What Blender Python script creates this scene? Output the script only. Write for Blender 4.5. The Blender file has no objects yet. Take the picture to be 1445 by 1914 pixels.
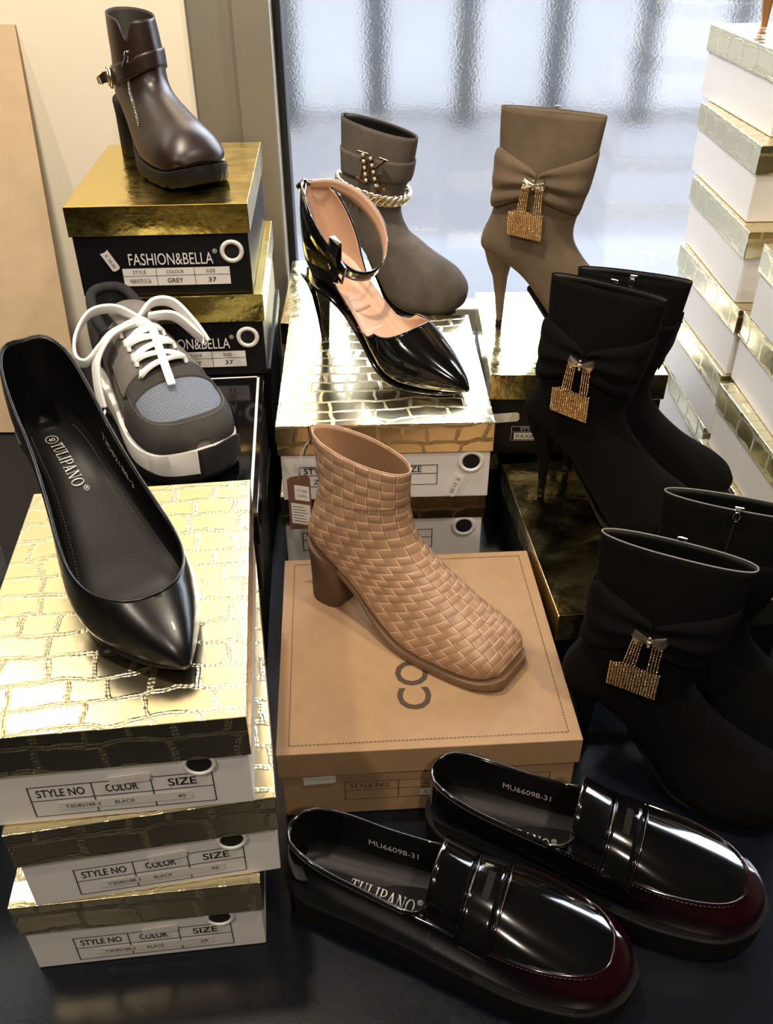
import bpy, bmesh, math, random
from mathutils import Vector, Matrix
from mathutils.bvhtree import BVHTree

# ------------------------------------------------------------------ camera, world, lights, exposure
scene = bpy.context.scene
COL = scene.collection
R = math.radians
F_PX, PITCH, ROLL, CAM_Z = 1693.03, R(36.0271), R(-0.3344), 0.77816
cam_data = bpy.data.cameras.new('camera')
cam_data.sensor_fit = 'HORIZONTAL'
cam_data.sensor_width = 36.0
cam_data.lens = 36.0 * F_PX / 1445.0
cam_data.clip_start = 0.02
cam = bpy.data.objects.new('camera', cam_data)
COL.objects.link(cam)
_fw = Vector((0, math.cos(PITCH), -math.sin(PITCH)))
_up = Vector((0, math.sin(PITCH), math.cos(PITCH)))
_rt = Vector((1, 0, 0))
_c, _s = math.cos(ROLL), math.sin(ROLL)
_x = _rt * _c + _up * _s
_y = _up * _c - _rt * _s
cam.matrix_world = Matrix(((_x.x, _y.x, -_fw.x, 0), (_x.y, _y.y, -_fw.y, 0), (_x.z, _y.z, -_fw.z, CAM_Z), (0, 0, 0, 1)))
scene.camera = cam
scene.view_settings.view_transform = 'Standard'
scene.view_settings.look = 'None'
scene.view_settings.gamma = 1.0
scene.view_settings.exposure = 0.0
scene.view_settings.use_curve_mapping = False
scene.cycles.max_bounces = 10
scene.cycles.transmission_bounces = 8
scene.cycles.caustics_refractive = True
scene.cycles.caustics_reflective = True
scene.cycles.use_denoising = True

world = bpy.data.worlds.new('daylight')
scene.world = world
world.use_nodes = True
_bg = world.node_tree.nodes['Background']
_bg.inputs['Color'].default_value = (0.84, 0.90, 1.0, 1)
_bg.inputs['Strength'].default_value = 16.0

def area_light(name, loc, target, size, power, color, size_y=None, shape='RECTANGLE'):
    d = bpy.data.lights.new(name, 'AREA')
    d.shape = shape if size_y or shape == 'DISK' else 'SQUARE'
    d.size = size
    if size_y: d.size_y = size_y
    d.energy = power
    d.color = color
    o = bpy.data.objects.new(name, d)
    o.location = loc
    o.rotation_euler = (Vector(target) - Vector(loc)).to_track_quat('-Z', 'Y').to_euler()
    d.spread = R(130)
    COL.objects.link(o)
    return o
WARM = (1.0, 0.85, 0.68)
area_light('ceiling_spot', (0.75, 0.25, 2.0), (-0.1, 0.9, 0.2), 0.10, 7, WARM, shape='DISK')
area_light('wall_light_panel', (-1.08, 1.46, 1.58), (-0.45, 0.9, 0.35), 0.85, 3.6, (1.0, 0.95, 0.86), size_y=0.40)
area_light('ceiling_spot', (-0.30, 0.75, 2.0), (-0.55, 1.62, 0.75), 0.10, 20, WARM, shape='DISK')
area_light('ceiling_spot', (-0.75, -0.5, 2.0), (-0.2, 0.5, 0.2), 0.10, 7, WARM, shape='DISK')
area_light('ceiling_spot', (0.35, -0.9, 2.0), (0.1, 0.6, 0.2), 0.10, 6.5, WARM, shape='DISK')

# ------------------------------------------------------------------ object helpers
def props(o, label=None, cat=None, group=None, kind=None):
    if label: o['label'] = label
    if cat: o['category'] = cat
    if group: o['group'] = group
    if kind: o['kind'] = kind
    return o
def thing(name, label, cat, loc=(0, 0, 0), rotz=0.0, group=None):
    o = bpy.data.objects.new(name, None)
    o.empty_display_size = 0.02
    o.location = loc
    o.rotation_euler = (0, 0, rotz)
    COL.objects.link(o)
    return props(o, label, cat, group)
def obj(name, verts, faces, mat, parent=None, smooth=True, uvs=None, fmat=None, bevel=0.0, bseg=2, merge=0.0, sub=0, thick=0.0, label=None, fixn=True):
    me = bpy.data.meshes.new(name)
    me.from_pydata([tuple(v) for v in verts], [], faces)
    mats = mat if isinstance(mat, (list, tuple)) else [mat]
    for m in mats: me.materials.append(m)
    if fmat:
        for p, i in zip(me.polygons, fmat): p.material_index = i
    if uvs:
        ul = me.uv_layers.new(name='UVMap')
        for lp in me.loops: ul.data[lp.index].uv = uvs[lp.vertex_index]
    if merge or fixn:
        bm = bmesh.new(); bm.from_mesh(me)
        if merge: bmesh.ops.remove_doubles(bm, verts=bm.verts, dist=merge)
        if fixn: bmesh.ops.recalc_face_normals(bm, faces=bm.faces)
        bm.to_mesh(me); bm.free()
    for p in me.polygons: p.use_smooth = smooth
    o = bpy.data.objects.new(name, me)
    COL.objects.link(o)
    if parent: o.parent = parent
    if bevel:
        b = o.modifiers.new('bevel', 'BEVEL'); b.width = bevel; b.segments = bseg; b.limit_method = 'ANGLE'; b.angle_limit = R(40)
    if thick:
        t = o.modifiers.new('solid', 'SOLIDIFY'); t.thickness = thick; t.offset = -1
    if sub:
        t = o.modifiers.new('sub', 'SUBSURF'); t.levels = sub; t.render_levels = sub
    if label: o['label'] = label
    return o
class MB:
    """collects shapes into one mesh"""
    def __init__(s): s.v = []; s.f = []; s.m = []; s.cur = 0
    def add(s, v, f):
        b = len(s.v); s.v += [Vector(p) for p in v]; s.f += [tuple(i + b for i in q) for q in f]; s.m += [s.cur] * len(f)
    def box(s, c, d, M=None):
        M = M or Matrix()
        v = [M @ Vector((c[0] + x * d[0] / 2, c[1] + y * d[1] / 2, c[2] + z * d[2] / 2)) for z in (-1, 1) for y in (-1, 1) for x in (-1, 1)]
        s.add(v, [(0, 2, 3, 1), (4, 5, 7, 6), (0, 1, 5, 4), (2, 6, 7, 3), (0, 4, 6, 2), (1, 3, 7, 5)])
    def tube(s, pts, r, n=8, closed=False, cap=True):
        pts = [Vector(p) for p in pts]; N = len(pts); rings = []
        up = None
        for i, p in enumerate(pts):
            a = pts[(i - 1) % N] if (closed or i > 0) else p
            b = pts[(i + 1) % N] if (closed or i < N - 1) else p
            t = (b - a).normalized()
            if up is None: up = t.orthogonal().normalized()
            up = (up - t * up.dot(t))
            up = up.normalized() if up.length > 1e-9 else t.orthogonal().normalized()
            w = t.cross(up); rr = r[i] if isinstance(r, (list, tuple)) else r
            rings.append([p + up * math.cos(2 * math.pi * k / n) * rr + w * math.sin(2 * math.pi * k / n) * rr for k in range(n)])
        v = [q for g in rings for q in g]; f = []
        for i in range(N if closed else N - 1):
            j = (i + 1) % N
            for k in range(n): f.append((i * n + k, i * n + (k + 1) % n, j * n + (k + 1) % n, j * n + k))
        if cap and not closed: f += [tuple(range(n))[::-1], tuple((N - 1) * n + k for k in range(n))]
        s.add(v, f)
    def ribbon(s, pts, ups, w, th):
        """flat strap: pts centre line, ups width directions"""
        pts = [Vector(p) for p in pts]; N = len(pts); v = []
        for i, p in enumerate(pts):
            t = (pts[min(i + 1, N - 1)] - pts[max(i - 1, 0)]).normalized()
            u = Vector(ups[i]) if isinstance(ups, list) else Vector(ups)
            u = (u - t * u.dot(t)).normalized(); n = t.cross(u)
            ww = w[i] if isinstance(w, (list, tuple)) else w
            v += [p + u * ww / 2 + n * th / 2, p - u * ww / 2 + n * th / 2, p - u * ww / 2 - n * th / 2, p + u * ww / 2 - n * th / 2]
        f = [(i * 4 + k, i * 4 + (k + 1) % 4, i * 4 + 4 + (k + 1) % 4, i * 4 + 4 + k) for i in range(N - 1) for k in range(4)]
        f += [(3, 2, 1, 0), tuple((N - 1) * 4 + k for k in range(4))]
        s.add(v, f)
    def sphere(s, c, r, n=6, m=4, sc=(1, 1, 1)):
        v = [Vector(c) + Vector((0, 0, r * sc[2]))]; f = []
        for i in range(1, m):
            a = math.pi * i / m
            for k in range(n):
                b = 2 * math.pi * k / n
                v.append(Vector(c) + Vector((r * sc[0] * math.sin(a) * math.cos(b), r * sc[1] * math.sin(a) * math.sin(b), r * sc[2] * math.cos(a))))
        v.append(Vector(c) - Vector((0, 0, r * sc[2]))); L = len(v) - 1
        for k in range(n):
            f.append((0, 1 + k, 1 + (k + 1) % n)); f.append((L, L - n + (k + 1) % n, L - n + k))
            for i in range(m - 2): f.append((1 + i * n + k, 1 + (i + 1) * n + k, 1 + (i + 1) * n + (k + 1) % n, 1 + i * n + (k + 1) % n))
        s.add(v, f)
    def prism(s, poly, M, th):
        """2D polygon (x,y) extruded by th along local z, placed by M"""
        n = len(poly)
        v = [M @ Vector((x, y, 0)) for x, y in poly] + [M @ Vector((x, y, th)) for x, y in poly]
        s.add(v, [tuple(range(n))[::-1], tuple(range(n, 2 * n))] + [(i, (i + 1) % n, n + (i + 1) % n, n + i) for i in range(n)])
    def build(s, name, mat, parent=None, **k):
        return obj(name, s.v, s.f, mat, parent, fmat=s.m if isinstance(mat, (list, tuple)) else None, **k)
def box_uv(o):
    me = o.data; ul = me.uv_layers.new(name='UVMap') if not me.uv_layers else me.uv_layers[0]
    for p in me.polygons:
        n = p.normal; ax = max(range(3), key=lambda i: abs(n[i]))
        for li in p.loop_indices:
            c = me.vertices[me.loops[li].vertex_index].co
            ul.data[li].uv = (c.x, c.y) if ax == 2 else ((c.x, c.z + 0.013) if ax == 1 else (c.y, c.z + 0.007))

# ------------------------------------------------------------------ materials
class NT:
    def __init__(s, name):
        s.m = bpy.data.materials.new(name); s.m.use_nodes = True; s.t = s.m.node_tree
        s.b = s.t.nodes['Principled BSDF']; s.out = s.t.nodes['Material Output']
    def n(s, typ, **k):
        nd = s.t.nodes.new(typ)
        for a, b in k.items():
            if a.startswith('i_'): nd.inputs[a[2:].replace('_', ' ')].default_value = b
            else: setattr(nd, a, b)
        return nd
    def l(s, a, b): s.t.links.new(a, b)
    def math(s, op, a, b=None, c=None):
        nd = s.t.nodes.new('ShaderNodeMath'); nd.operation = op
        for i, x in enumerate((a, b, c)):
            if x is None: continue
            if isinstance(x, (int, float)): nd.inputs[i].default_value = x
            else: s.l(x, nd.inputs[i])
        return nd.outputs[0]
    def ramp(s, fac, stops):
        nd = s.t.nodes.new('ShaderNodeValToRGB'); e = nd.color_ramp.elements
        while len(e) < len(stops): e.new(0.5)
        for q, (p, c) in zip(e, stops): q.position = p; q.color = (*c, 1) if len(c) == 3 else c
        s.l(fac, nd.inputs[0]); return nd.outputs[0]
    def noise(s, vec, scale, detail=3, rough=0.5):
        nd = s.n('ShaderNodeTexNoise'); nd.inputs['Scale'].default_value = scale; nd.inputs['Detail'].default_value = detail; nd.inputs['Roughness'].default_value = rough
        if vec is not None: s.l(vec, nd.inputs['Vector'])
        return nd
    def bump(s, h, strength=0.3, dist=0.001):
        nd = s.n('ShaderNodeBump'); nd.inputs['Strength'].default_value = strength; nd.inputs['Distance'].default_value = dist
        s.l(h, nd.inputs['Height']); s.l(nd.outputs[0], s.b.inputs['Normal']); return nd
    def set(s, **k):
        for a, b in k.items():
            i = s.b.inputs[a.replace('_', ' ')]; i.default_value = (*b, 1) if isinstance(b, tuple) and len(b) == 3 else b
        return s
def plain(name, col, rough=0.5, metal=0.0, bump=0.0, scale=400, var=0.0, **k):
    t = NT(name); t.set(Base_Color=col, Roughness=rough, Metallic=metal, **k)
    tc = t.n('ShaderNodeTexCoord').outputs['Object']
    if var:
        nz = t.noise(tc, scale * 0.12, 4)
        t.l(t.ramp(nz.outputs[0], [(0.3, tuple(c * (1 - var) for c in col)), (0.7, tuple(min(1, c * (1 + var)) for c in col))]), t.b.inputs['Base Color'])
    if bump:
        t.bump(t.noise(tc, scale, 3).outputs[0], bump, 0.001)
    return t.m
def croc(name, col, rough=0.2):
    t = NT(name); t.set(Base_Color=col, Metallic=1.0)
    uv = t.n('ShaderNodeTexCoord').outputs['UV']
    nz = t.noise(uv, 10, 3)
    sub = t.n('ShaderNodeVectorMath', operation='SUBTRACT'); t.l(nz.outputs['Color'], sub.inputs[0]); sub.inputs[1].default_value = (0.5, 0.5, 0.5)
    mul = t.n('ShaderNodeVectorMath', operation='SCALE'); t.l(sub.outputs[0], mul.inputs[0]); mul.inputs['Scale'].default_value = 0.046
    add = t.n('ShaderNodeVectorMath', operation='ADD'); t.l(uv, add.inputs[0]); t.l(mul.outputs[0], add.inputs[1])
    def brick(ms, sm):
        b = t.n('ShaderNodeTexBrick'); b.offset = 0.37; b.offset_frequency = 2; b.squash = 1.45; b.squash_frequency = 3
        t.l(add.outputs[0], b.inputs['Vector'])
        b.inputs['Scale'].default_value = 1.0; b.inputs['Mortar Size'].default_value = ms; b.inputs['Mortar Smooth'].default_value = sm
        b.inputs['Brick Width'].default_value = 0.033; b.inputs['Row Height'].default_value = 0.0235; b.inputs['Bias'].default_value = 0
        return b.outputs['Fac']
    groove = brick(0.0008, 1.0); band = brick(0.0028, 0.5)
    vor = t.n('ShaderNodeTexVoronoi'); t.l(uv, vor.inputs['Vector']); vor.inputs['Scale'].default_value = 270; vor.inputs['Randomness'].default_value = 0.45
    beads = t.math('MULTIPLY', band, t.math('SUBTRACT', 0.75, vor.outputs['Distance']))
    wob = t.noise(uv, 60, 2).outputs[0]
    h = t.math('SUBTRACT', t.math('MULTIPLY', beads, 1.7), t.math('MULTIPLY', groove, 0.5))
    h = t.math('ADD', h, t.math('MULTIPLY', wob, 0.35))
    t.bump(h, 0.42, 0.0010)
    t.l(t.math('ADD', t.math('MULTIPLY', band, 0.10), rough), t.b.inputs['Roughness'])
    return t.m
def foil(name, col, rough=0.13, streak=0.0):
    t = NT(name); t.set(Base_Color=col, Metallic=1.0, Roughness=rough)
    tc = t.n('ShaderNodeTexCoord').outputs['Object']
    n1 = t.noise(tc, 22, 4).outputs[0]; n2 = t.noise(tc, 160, 3).outputs[0]
    t.bump(t.math('ADD', n1, t.math('MULTIPLY', n2, 0.12)), 0.25, 0.006)
    t.l(t.ramp(t.noise(tc, 35, 5, 0.7).outputs[0], [(0.35, (rough,) * 3), (0.8, (rough + 0.18 + streak,) * 3)]), t.b.inputs['Roughness'])
    return t.m

M = {}
M['white_card'] = plain('white_card', (0.80, 0.79, 0.78), 0.55, bump=0.04, scale=300)
M['kraft'] = plain('kraft_card', (0.375, 0.236, 0.125), 0.62, bump=0.05, scale=500, var=0.05)
M['board'] = plain('pale_cardboard', (0.44, 0.325, 0.20), 0.7, bump=0.08, scale=200, var=0.06)
M['board_edge'] = plain('cardboard_edge', (0.25, 0.16, 0.08), 0.8, bump=0.3, scale=900)
M['black_card'] = plain('black_card', (0.004, 0.004, 0.005), 0.5, bump=0.04, Specular_IOR_Level=0.25)
M['black_gloss'] = plain('black_gloss_card', (0.004, 0.004, 0.005), 0.10, bump=0.02, scale=60)
M['croc'] = croc('embossed_gold_foil', (0.79, 0.70, 0.45), 0.21)
M['croc_bronze'] = croc('embossed_bronze_foil', (0.62, 0.50, 0.30), 0.2)
M['gold'] = foil('bright_gold_foil', (0.74, 0.56, 0.14), 0.12)
M['gold_pale'] = foil('pale_gold_foil', (0.72, 0.62, 0.32), 0.10)
M['ink'] = plain('black_ink', (0.012, 0.012, 0.012), 0.5)
M['ink_grey'] = plain('grey_ink', (0.12, 0.12, 0.12), 0.5)
M['ink_brown'] = plain('brown_ink', (0.07, 0.045, 0.03), 0.5)
M['white_ink'] = plain('white_ink', (0.82, 0.82, 0.80), 0.5)
M['silver_ink'] = plain('silver_print', (0.62, 0.62, 0.60), 0.4)
M['label_paper'] = plain('label_paper', (0.82, 0.80, 0.77), 0.5)
M['sticker'] = plain('price_sticker_paper', (0.72, 0.71, 0.66), 0.4)
M['grommet'] = plain('white_plastic', (0.78, 0.78, 0.76), 0.25)
M['hole'] = plain('dark_hole', (0.002, 0.002, 0.002), 0.9)
M['tape'] = plain('clear_sticker', (0.74, 0.72, 0.69), 0.3)
M['table'] = NT('black_tabletop').set(Base_Color=(0.010, 0.011, 0.014), Roughness=0.28).m
def _table():
    t = NT('black_laminate'); t.set(Base_Color=(0.004, 0.0055, 0.010)); t.b.inputs['Specular IOR Level'].default_value = 0.27
    tc = t.n('ShaderNodeTexCoord').outputs['Object']
    t.l(t.ramp(t.noise(tc, 14, 6, 0.65).outputs[0], [(0.3, (0.27,) * 3), (0.75, (0.33,) * 3)]), t.b.inputs['Roughness'])
    t.bump(t.noise(tc, 450, 3).outputs[0], 0.10, 0.0008); return t.m
M['table'] = _table()
M['wall'] = plain('cream_wall', (0.86, 0.80, 0.66), 0.6, bump=0.03, scale=90)
M['wall_dim'] = plain('shop_wall', (0.10, 0.085, 0.07), 0.8, bump=0.03, scale=90)
M['ceiling'] = plain('ceiling_paint', (0.16, 0.15, 0.135), 0.8, bump=0.03, scale=90)
M['floor'] = plain('floor_tiles', (0.05, 0.042, 0.038), 0.5, bump=0.03, scale=90)
def _steel():
    t = NT('brushed_steel'); t.set(Base_Color=(0.62, 0.58, 0.50), Metallic=0.85, Roughness=0.42)
    mp = t.n('ShaderNodeMapping'); mp.inputs['Scale'].default_value = (300, 300, 4); t.l(t.n('ShaderNodeTexCoord').outputs['Object'], mp.inputs[0])
    t.bump(t.noise(mp.outputs[0], 1.0, 3).outputs[0], 0.12, 0.0006); return t.m
M['steel'] = _steel()
M['gasket'] = plain('black_rubber', (0.008, 0.008, 0.01), 0.5)
M['pavement'] = plain('street_paving', (0.0155, 0.0155, 0.0168), 0.8, bump=0.2, scale=12, var=0.15)
M['kerb'] = plain('pale_kerb', (0.035, 0.0375, 0.043), 0.8, bump=0.2, scale=12, var=0.1)
M['road'] = plain('pale_road', (0.028, 0.029, 0.0305), 0.8, bump=0.2, scale=12, var=0.12)
M['facade'] = plain('grey_facade', (0.037, 0.0385, 0.043), 0.8, bump=0.2, scale=3, var=0.2)
M['bollard'] = plain('dark_bollard_metal', (0.006, 0.008, 0.008), 0.8)
def _glass():
    t = NT('frosted_glass'); t.set(Base_Color=(0.98, 0.985, 1.0), Roughness=0.10, IOR=1.45)
    t.b.inputs['Transmission Weight'].default_value = 1.0
    t.b.inputs['Coat Weight'].default_value = 0.6; t.b.inputs['Coat Roughness'].default_value = 0.04
    tc = t.n('ShaderNodeTexCoord').outputs['Object']
    h = t.math('ADD', t.noise(tc, 260, 2).outputs[0], t.math('MULTIPLY', t.noise(tc, 34, 3).outputs[0], 0.25))
    t.bump(h, 0.04, 0.002); return t.m
M['glass'] = _glass()

# ------------------------------------------------------------------ lettering
def text_mesh(body, bold=0.0):
    cu = bpy.data.curves.new('print', 'FONT'); cu.body = body; cu.size = 1.0; cu.offset = bold; cu.resolution_u = 3
    o = bpy.data.objects.new('print', cu); COL.objects.link(o)
    dg = bpy.context.evaluated_depsgraph_get(); dg.update()
    me = bpy.data.meshes.new_from_object(o.evaluated_get(dg))
    bpy.data.objects.remove(o); bpy.data.curves.remove(cu)
    v = [Vector(p.co) for p in me.vertices]; f = [tuple(p.vertices) for p in me.polygons]
    bpy.data.meshes.remove(me); return v, f
# serif capitals, as stroke polygons on a unit cell (x right, y up)
def _bar(x0, y0, x1, y1): return [(x0, y0), (x1, y0), (x1, y1), (x0, y1)]
def _arc(cx, cy, rx, ry, a0, a1, tx, ty, n=14):
    o = []
    for i in range(n):
        A, B = R(a0 + (a1 - a0) * i / n), R(a0 + (a1 - a0) * (i + 1) / n)
        o.append([(cx + rx * math.cos(A), cy + ry * math.sin(A)), (cx + rx * math.cos(B), cy + ry * math.sin(B)),
                  (cx + (rx - tx) * math.cos(B), cy + (ry - ty) * math.sin(B)), (cx + (rx - tx) * math.cos(A), cy + (ry - ty) * math.sin(A))])
    return o
S_ = 0.05
SERIF = {
 'T': (0.74, [_bar(.30, 0, .44, 1), _bar(.18, 0, .56, S_), _bar(0, .94, .74, 1), _bar(0, .76, .05, 1), _bar(.69, .76, .74, 1)]),
 'U': (0.82, [_bar(.08, .3, .22, 1), _bar(0, .95, .32, 1), _bar(.66, .3, .71, 1), _bar(.54, .95, .82, 1)] + _arc(.395, .3, .315, .3, 180, 360, .1, .06)),
 'L': (0.68, [_bar(.08, 0, .22, 1), _bar(0, .95, .32, 1), _bar(0, 0, .68, S_), _bar(.62, 0, .68, .28)]),
 'I': (0.36, [_bar(.11, 0, .25, 1), _bar(0, .95, .36, 1), _bar(0, 0, .36, S_)]),
 'P': (0.68, [_bar(.08, 0, .22, 1), _bar(0, .95, .4, 1), _bar(0, 0, .34, S_), _bar(.2, .45, .4, .5)] + _arc(.40, .725, .28, .275, -90, 90, .13, .05)),
 'A': (0.82, [[(.36, 1), (.46, 1), (.16, 0), (.09, 0)], [(.36, 1), (.46, 1), (.76, 0), (.58, 0)], _bar(.2, .28, .62, .33), _bar(0, 0, .28, S_), _bar(.5, 0, .82, S_)]),
 'N': (0.86, [_bar(.1, 0, .15, 1), _bar(0, .95, .24, 1), _bar(0, 0, .26, S_), [(.08, 1), (.24, 1), (.76, 0), (.62, 0)], _bar(.71, 0, .76, 1), _bar(.6, .95, .86, 1)]),
 'O': (0.88, _arc(.44, .5, .44, .5, 0, 360, .14, .05, 28)),
}
def serif_mesh(body, gap=0.12):
    v, f, x = [], [], 0.0
    for ch in body:
        w, polys = SERIF[ch]
        for p in polys:
            b = len(v); v += [Vector((x + a, c, 0)) for a, c in p]; f.append(tuple(range(b, b + len(p))))
        x += w + gap
    return v, f
def ring_mesh(r, t, n=32):
    v, f = [], []
    for i in range(n):
        a = 2 * math.pi * i / n
        v += [Vector((r * math.cos(a), r * math.sin(a), 0)), Vector(((r - t) * math.cos(a), (r - t) * math.sin(a), 0))]
        f.append((2 * i, 2 * ((i + 1) % n), 2 * ((i + 1) % n) + 1, 2 * i + 1))
    return v, f
def fit2(v, w=None, h=None, rot=0.0, cx=0.0, cy=0.0, left=None):
    x0 = min(p.x for p in v); x1 = max(p.x for p in v); y0 = min(p.y for p in v); y1 = max(p.y for p in v)
    sy = h / (y1 - y0) if h else None; sx = w / (x1 - x0) if w else sy
    if sy is None: sy = sx
    c, s = math.cos(rot), math.sin(rot); o = []
    for p in v:
        x, y = (p.x - (x0 + x1) / 2) * sx, (p.y - (y0 + y1) / 2) * sy
        if left is not None: x += (x1 - x0) / 2 * sx
        o.append(Vector((c * x - s * y + (cx if left is None else left), s * x + c * y + cy, 0)))
    return o
class Print:
    """flat print: pieces in a 2D frame, built as one mesh placed by a matrix or a mapping"""
    def __init__(s): s.v = []; s.f = []
    def add(s, vf):
        b = len(s.v); s.v += [Vector(p) for p in vf[0]]; s.f += [tuple(i + b for i in q) for q in vf[1]]
    def text(s, body, cx, cy, w=None, h=None, rot=0.0, bold=0.0, left=None):
        v, f = text_mesh(body, bold); s.add((fit2(v, w, h, rot, cx, cy, left), f))
    def serif(s, body, cx, cy, w=None, h=None, rot=0.0):
        v, f = serif_mesh(body); s.add((fit2(v, w, h, rot, cx, cy), f))
    def ring(s, cx, cy, r, t):
        v, f = ring_mesh(r, t); s.add(([p + Vector((cx, cy, 0)) for p in v], f))
    def rect(s, x0, y0, x1, y1): s.add(([(x0, y0, 0), (x1, y0, 0), (x1, y1, 0), (x0, y1, 0)], [(0, 1, 2, 3)]))
    def frame(s, x0, y0, x1, y1, t):
        s.rect(x0, y0, x1, y0 + t); s.rect(x0, y1 - t, x1, y1); s.rect(x0, y0, x0 + t, y1); s.rect(x1 - t, y0, x1, y1)
    def seg(s, a, b, t):
        a, b = Vector((*a, 0)), Vector((*b, 0)); d = (b - a).normalized(); n = Vector((-d.y, d.x, 0)) * t / 2
        s.add(([a + n, a - n, b - n, b + n], [(0, 1, 2, 3)]))
    def build(s, name, mat, parent, Mx=None, fn=None, label=None):
        v = [Mx @ p for p in s.v] if Mx else ([fn(p) for p in s.v] if fn else s.v)
        return obj(name, v, s.f, mat, parent, smooth=False, fixn=False, label=label)

# ------------------------------------------------------------------ the setting
def struct(name, mb, mat, **k):
    o = mb.build(name, mat, smooth=False, **k); o['kind'] = 'structure'; return o
b = MB(); b.box((0, -0.6, -0.775), (5.0, 4.6, 0.05)); struct('floor', b, M['floor'])
b = MB(); b.box((0, -0.6, 2.125), (5.0, 4.6, 0.05)); struct('ceiling', b, M['ceiling'])
b = MB(); b.box((-2.475, -0.6, 0.675), (0.05, 4.6, 2.85)); struct('wall_left', b, M['wall_dim'])
b = MB(); b.box((2.475, -0.6, 0.675), (0.05, 4.6, 2.85)); struct('wall_right', b, M['wall_dim'])
b = MB(); b.box((0, -2.875, 0.675), (5.0, 0.05, 2.85)); struct('wall_front', b, M['wall_dim'])
GY = 1.62
b = MB(); b.box((-1.395, GY + 0.06, 0.675), (2.17, 0.12, 2.85)); struct('wall_back', b, M['wall'])
# window: pane, black gasket, steel post, low sill
b = MB(); b.box((1.14, GY + 0.012, 0.63), (2.62, 0.008, 1.24)); g = struct('window_1', b, M['glass'])
b = MB(); b.box((1.14, GY + 0.02, -0.385), (2.62, 0.10, 0.75)); struct('wall_sill', b, M['steel'])
b = MB(); b.box((1.14, GY + 0.02, 0.055), (2.62, 0.05, 0.05)); struct('trim_1', b, M['steel'], bevel=0.003)
b = MB(); b.box((1.14, GY + 0.02, 1.27), (2.62, 0.05, 0.06)); struct('trim_2', b, M['steel'], bevel=0.003)
b = MB(); b.box((1.14, GY + 0.02, 1.70), (2.62, 0.06, 0.80)); struct('wall_sky_blocker', b, M['wall_dim'])  # added unseen dark panel; blocks high sky light to darken reflections on shoes and table
b = MB(); b.box((-0.168, GY + 0.01, 1.0), (0.012, 0.05, 2.2)); struct('trim_3', b, M['gasket'])
b = MB(); b.box((-0.205, GY + 0.0, 0.675), (0.062, 0.10, 2.85)); struct('trim_4', b, M['steel'], bevel=0.004)
b = MB(); b.box((-0.274, GY + 0.035, 0.675), (0.076, 0.10, 2.85)); struct('trim_5', b, M['steel'], bevel=0.006)
# the street beyond the frosted pane
b = MB(); b.box((0, 14, -0.95), (60, 24, 0.1)); o = struct('street_pavement', b, M['pavement'])
b = MB(); b.box((0, 4.1, -0.86), (60, 1.0, 0.08)); o = struct('street_kerb', b, M['kerb'])
b = MB(); b.box((0, 18.3, -0.885), (80, 21.4, 0.05)); o = struct('street_road', b, M['road'])
for i in range(10):
    x = -2.05 + i * 0.665
    t_ = thing('street_bollard', 'dark round street post seen blurred through the frosted pane', 'post', (x, 7.4, -0.9), 0, 'street posts beyond the window')
    mb = MB(); mb.tube([(0, 0, 0), (0, 0, 2.6)], 0.075, 16); mb.build('post', M['bollard'], t_)
    mb = MB(); mb.tube([(0, 0, 0), (0, 0, 0.06)], 0.11, 16); mb.build('base_collar', M['bollard'], t_)

b = MB(); b.box((0, 30.5, 4.1), (90, 3.0, 10.0)); struct('street_facade', b, M['facade'])

# black display table
tt = thing('display_table', 'black laminate display table carrying all the shoes and boxes', 'table', (0, 0.78, -0.75))
b = MB(); b.box((0, -0.02, 0.72), (2.3, 1.60, 0.06)); b.build('tabletop', M['table'], tt, smooth=False, bevel=0.004)
for x in (-1.05, 1.05):
    for y in (-0.7, 0.68):
        b = MB(); b.box((x, y, 0.345), (0.06, 0.06, 0.69)); b.build('leg', M['table'], tt, smooth=False, bevel=0.003)
# leaning cardboard panel
p0, p1 = Vector((-0.497, 1.30, 0.0)), Vector((-0.497 - 0.085, 1.615, 0.56))
pn = thing('cardboard_panel', 'tall pale cardboard sheet leaning on the cream wall at far left', 'cardboard')
mb = MB(); up = (p1 - p0).normalized(); lf = Vector((-1, 0.02, 0)).normalized(); nn = lf.cross(up).normalized()
if nn.y > 0: nn = -nn
Mx = Matrix((( lf.x, up.x, nn.x, p0.x), (lf.y, up.y, nn.y, p0.y), (lf.z, up.z, nn.z, p0.z), (0, 0, 0, 1)))
Lp = (p1 - p0).length
mb.cur = 0; mb.prism([(0, 0), (0.5, 0), (0.5, Lp), (0.0, Lp)], Mx, 0.006)
pb = mb.build('sheet', [M['board'], M['board_edge']], pn, smooth=False)
for p in pb.data.polygons:
    if abs(p.normal.dot(nn)) < 0.5: p.material_index = 1
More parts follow.
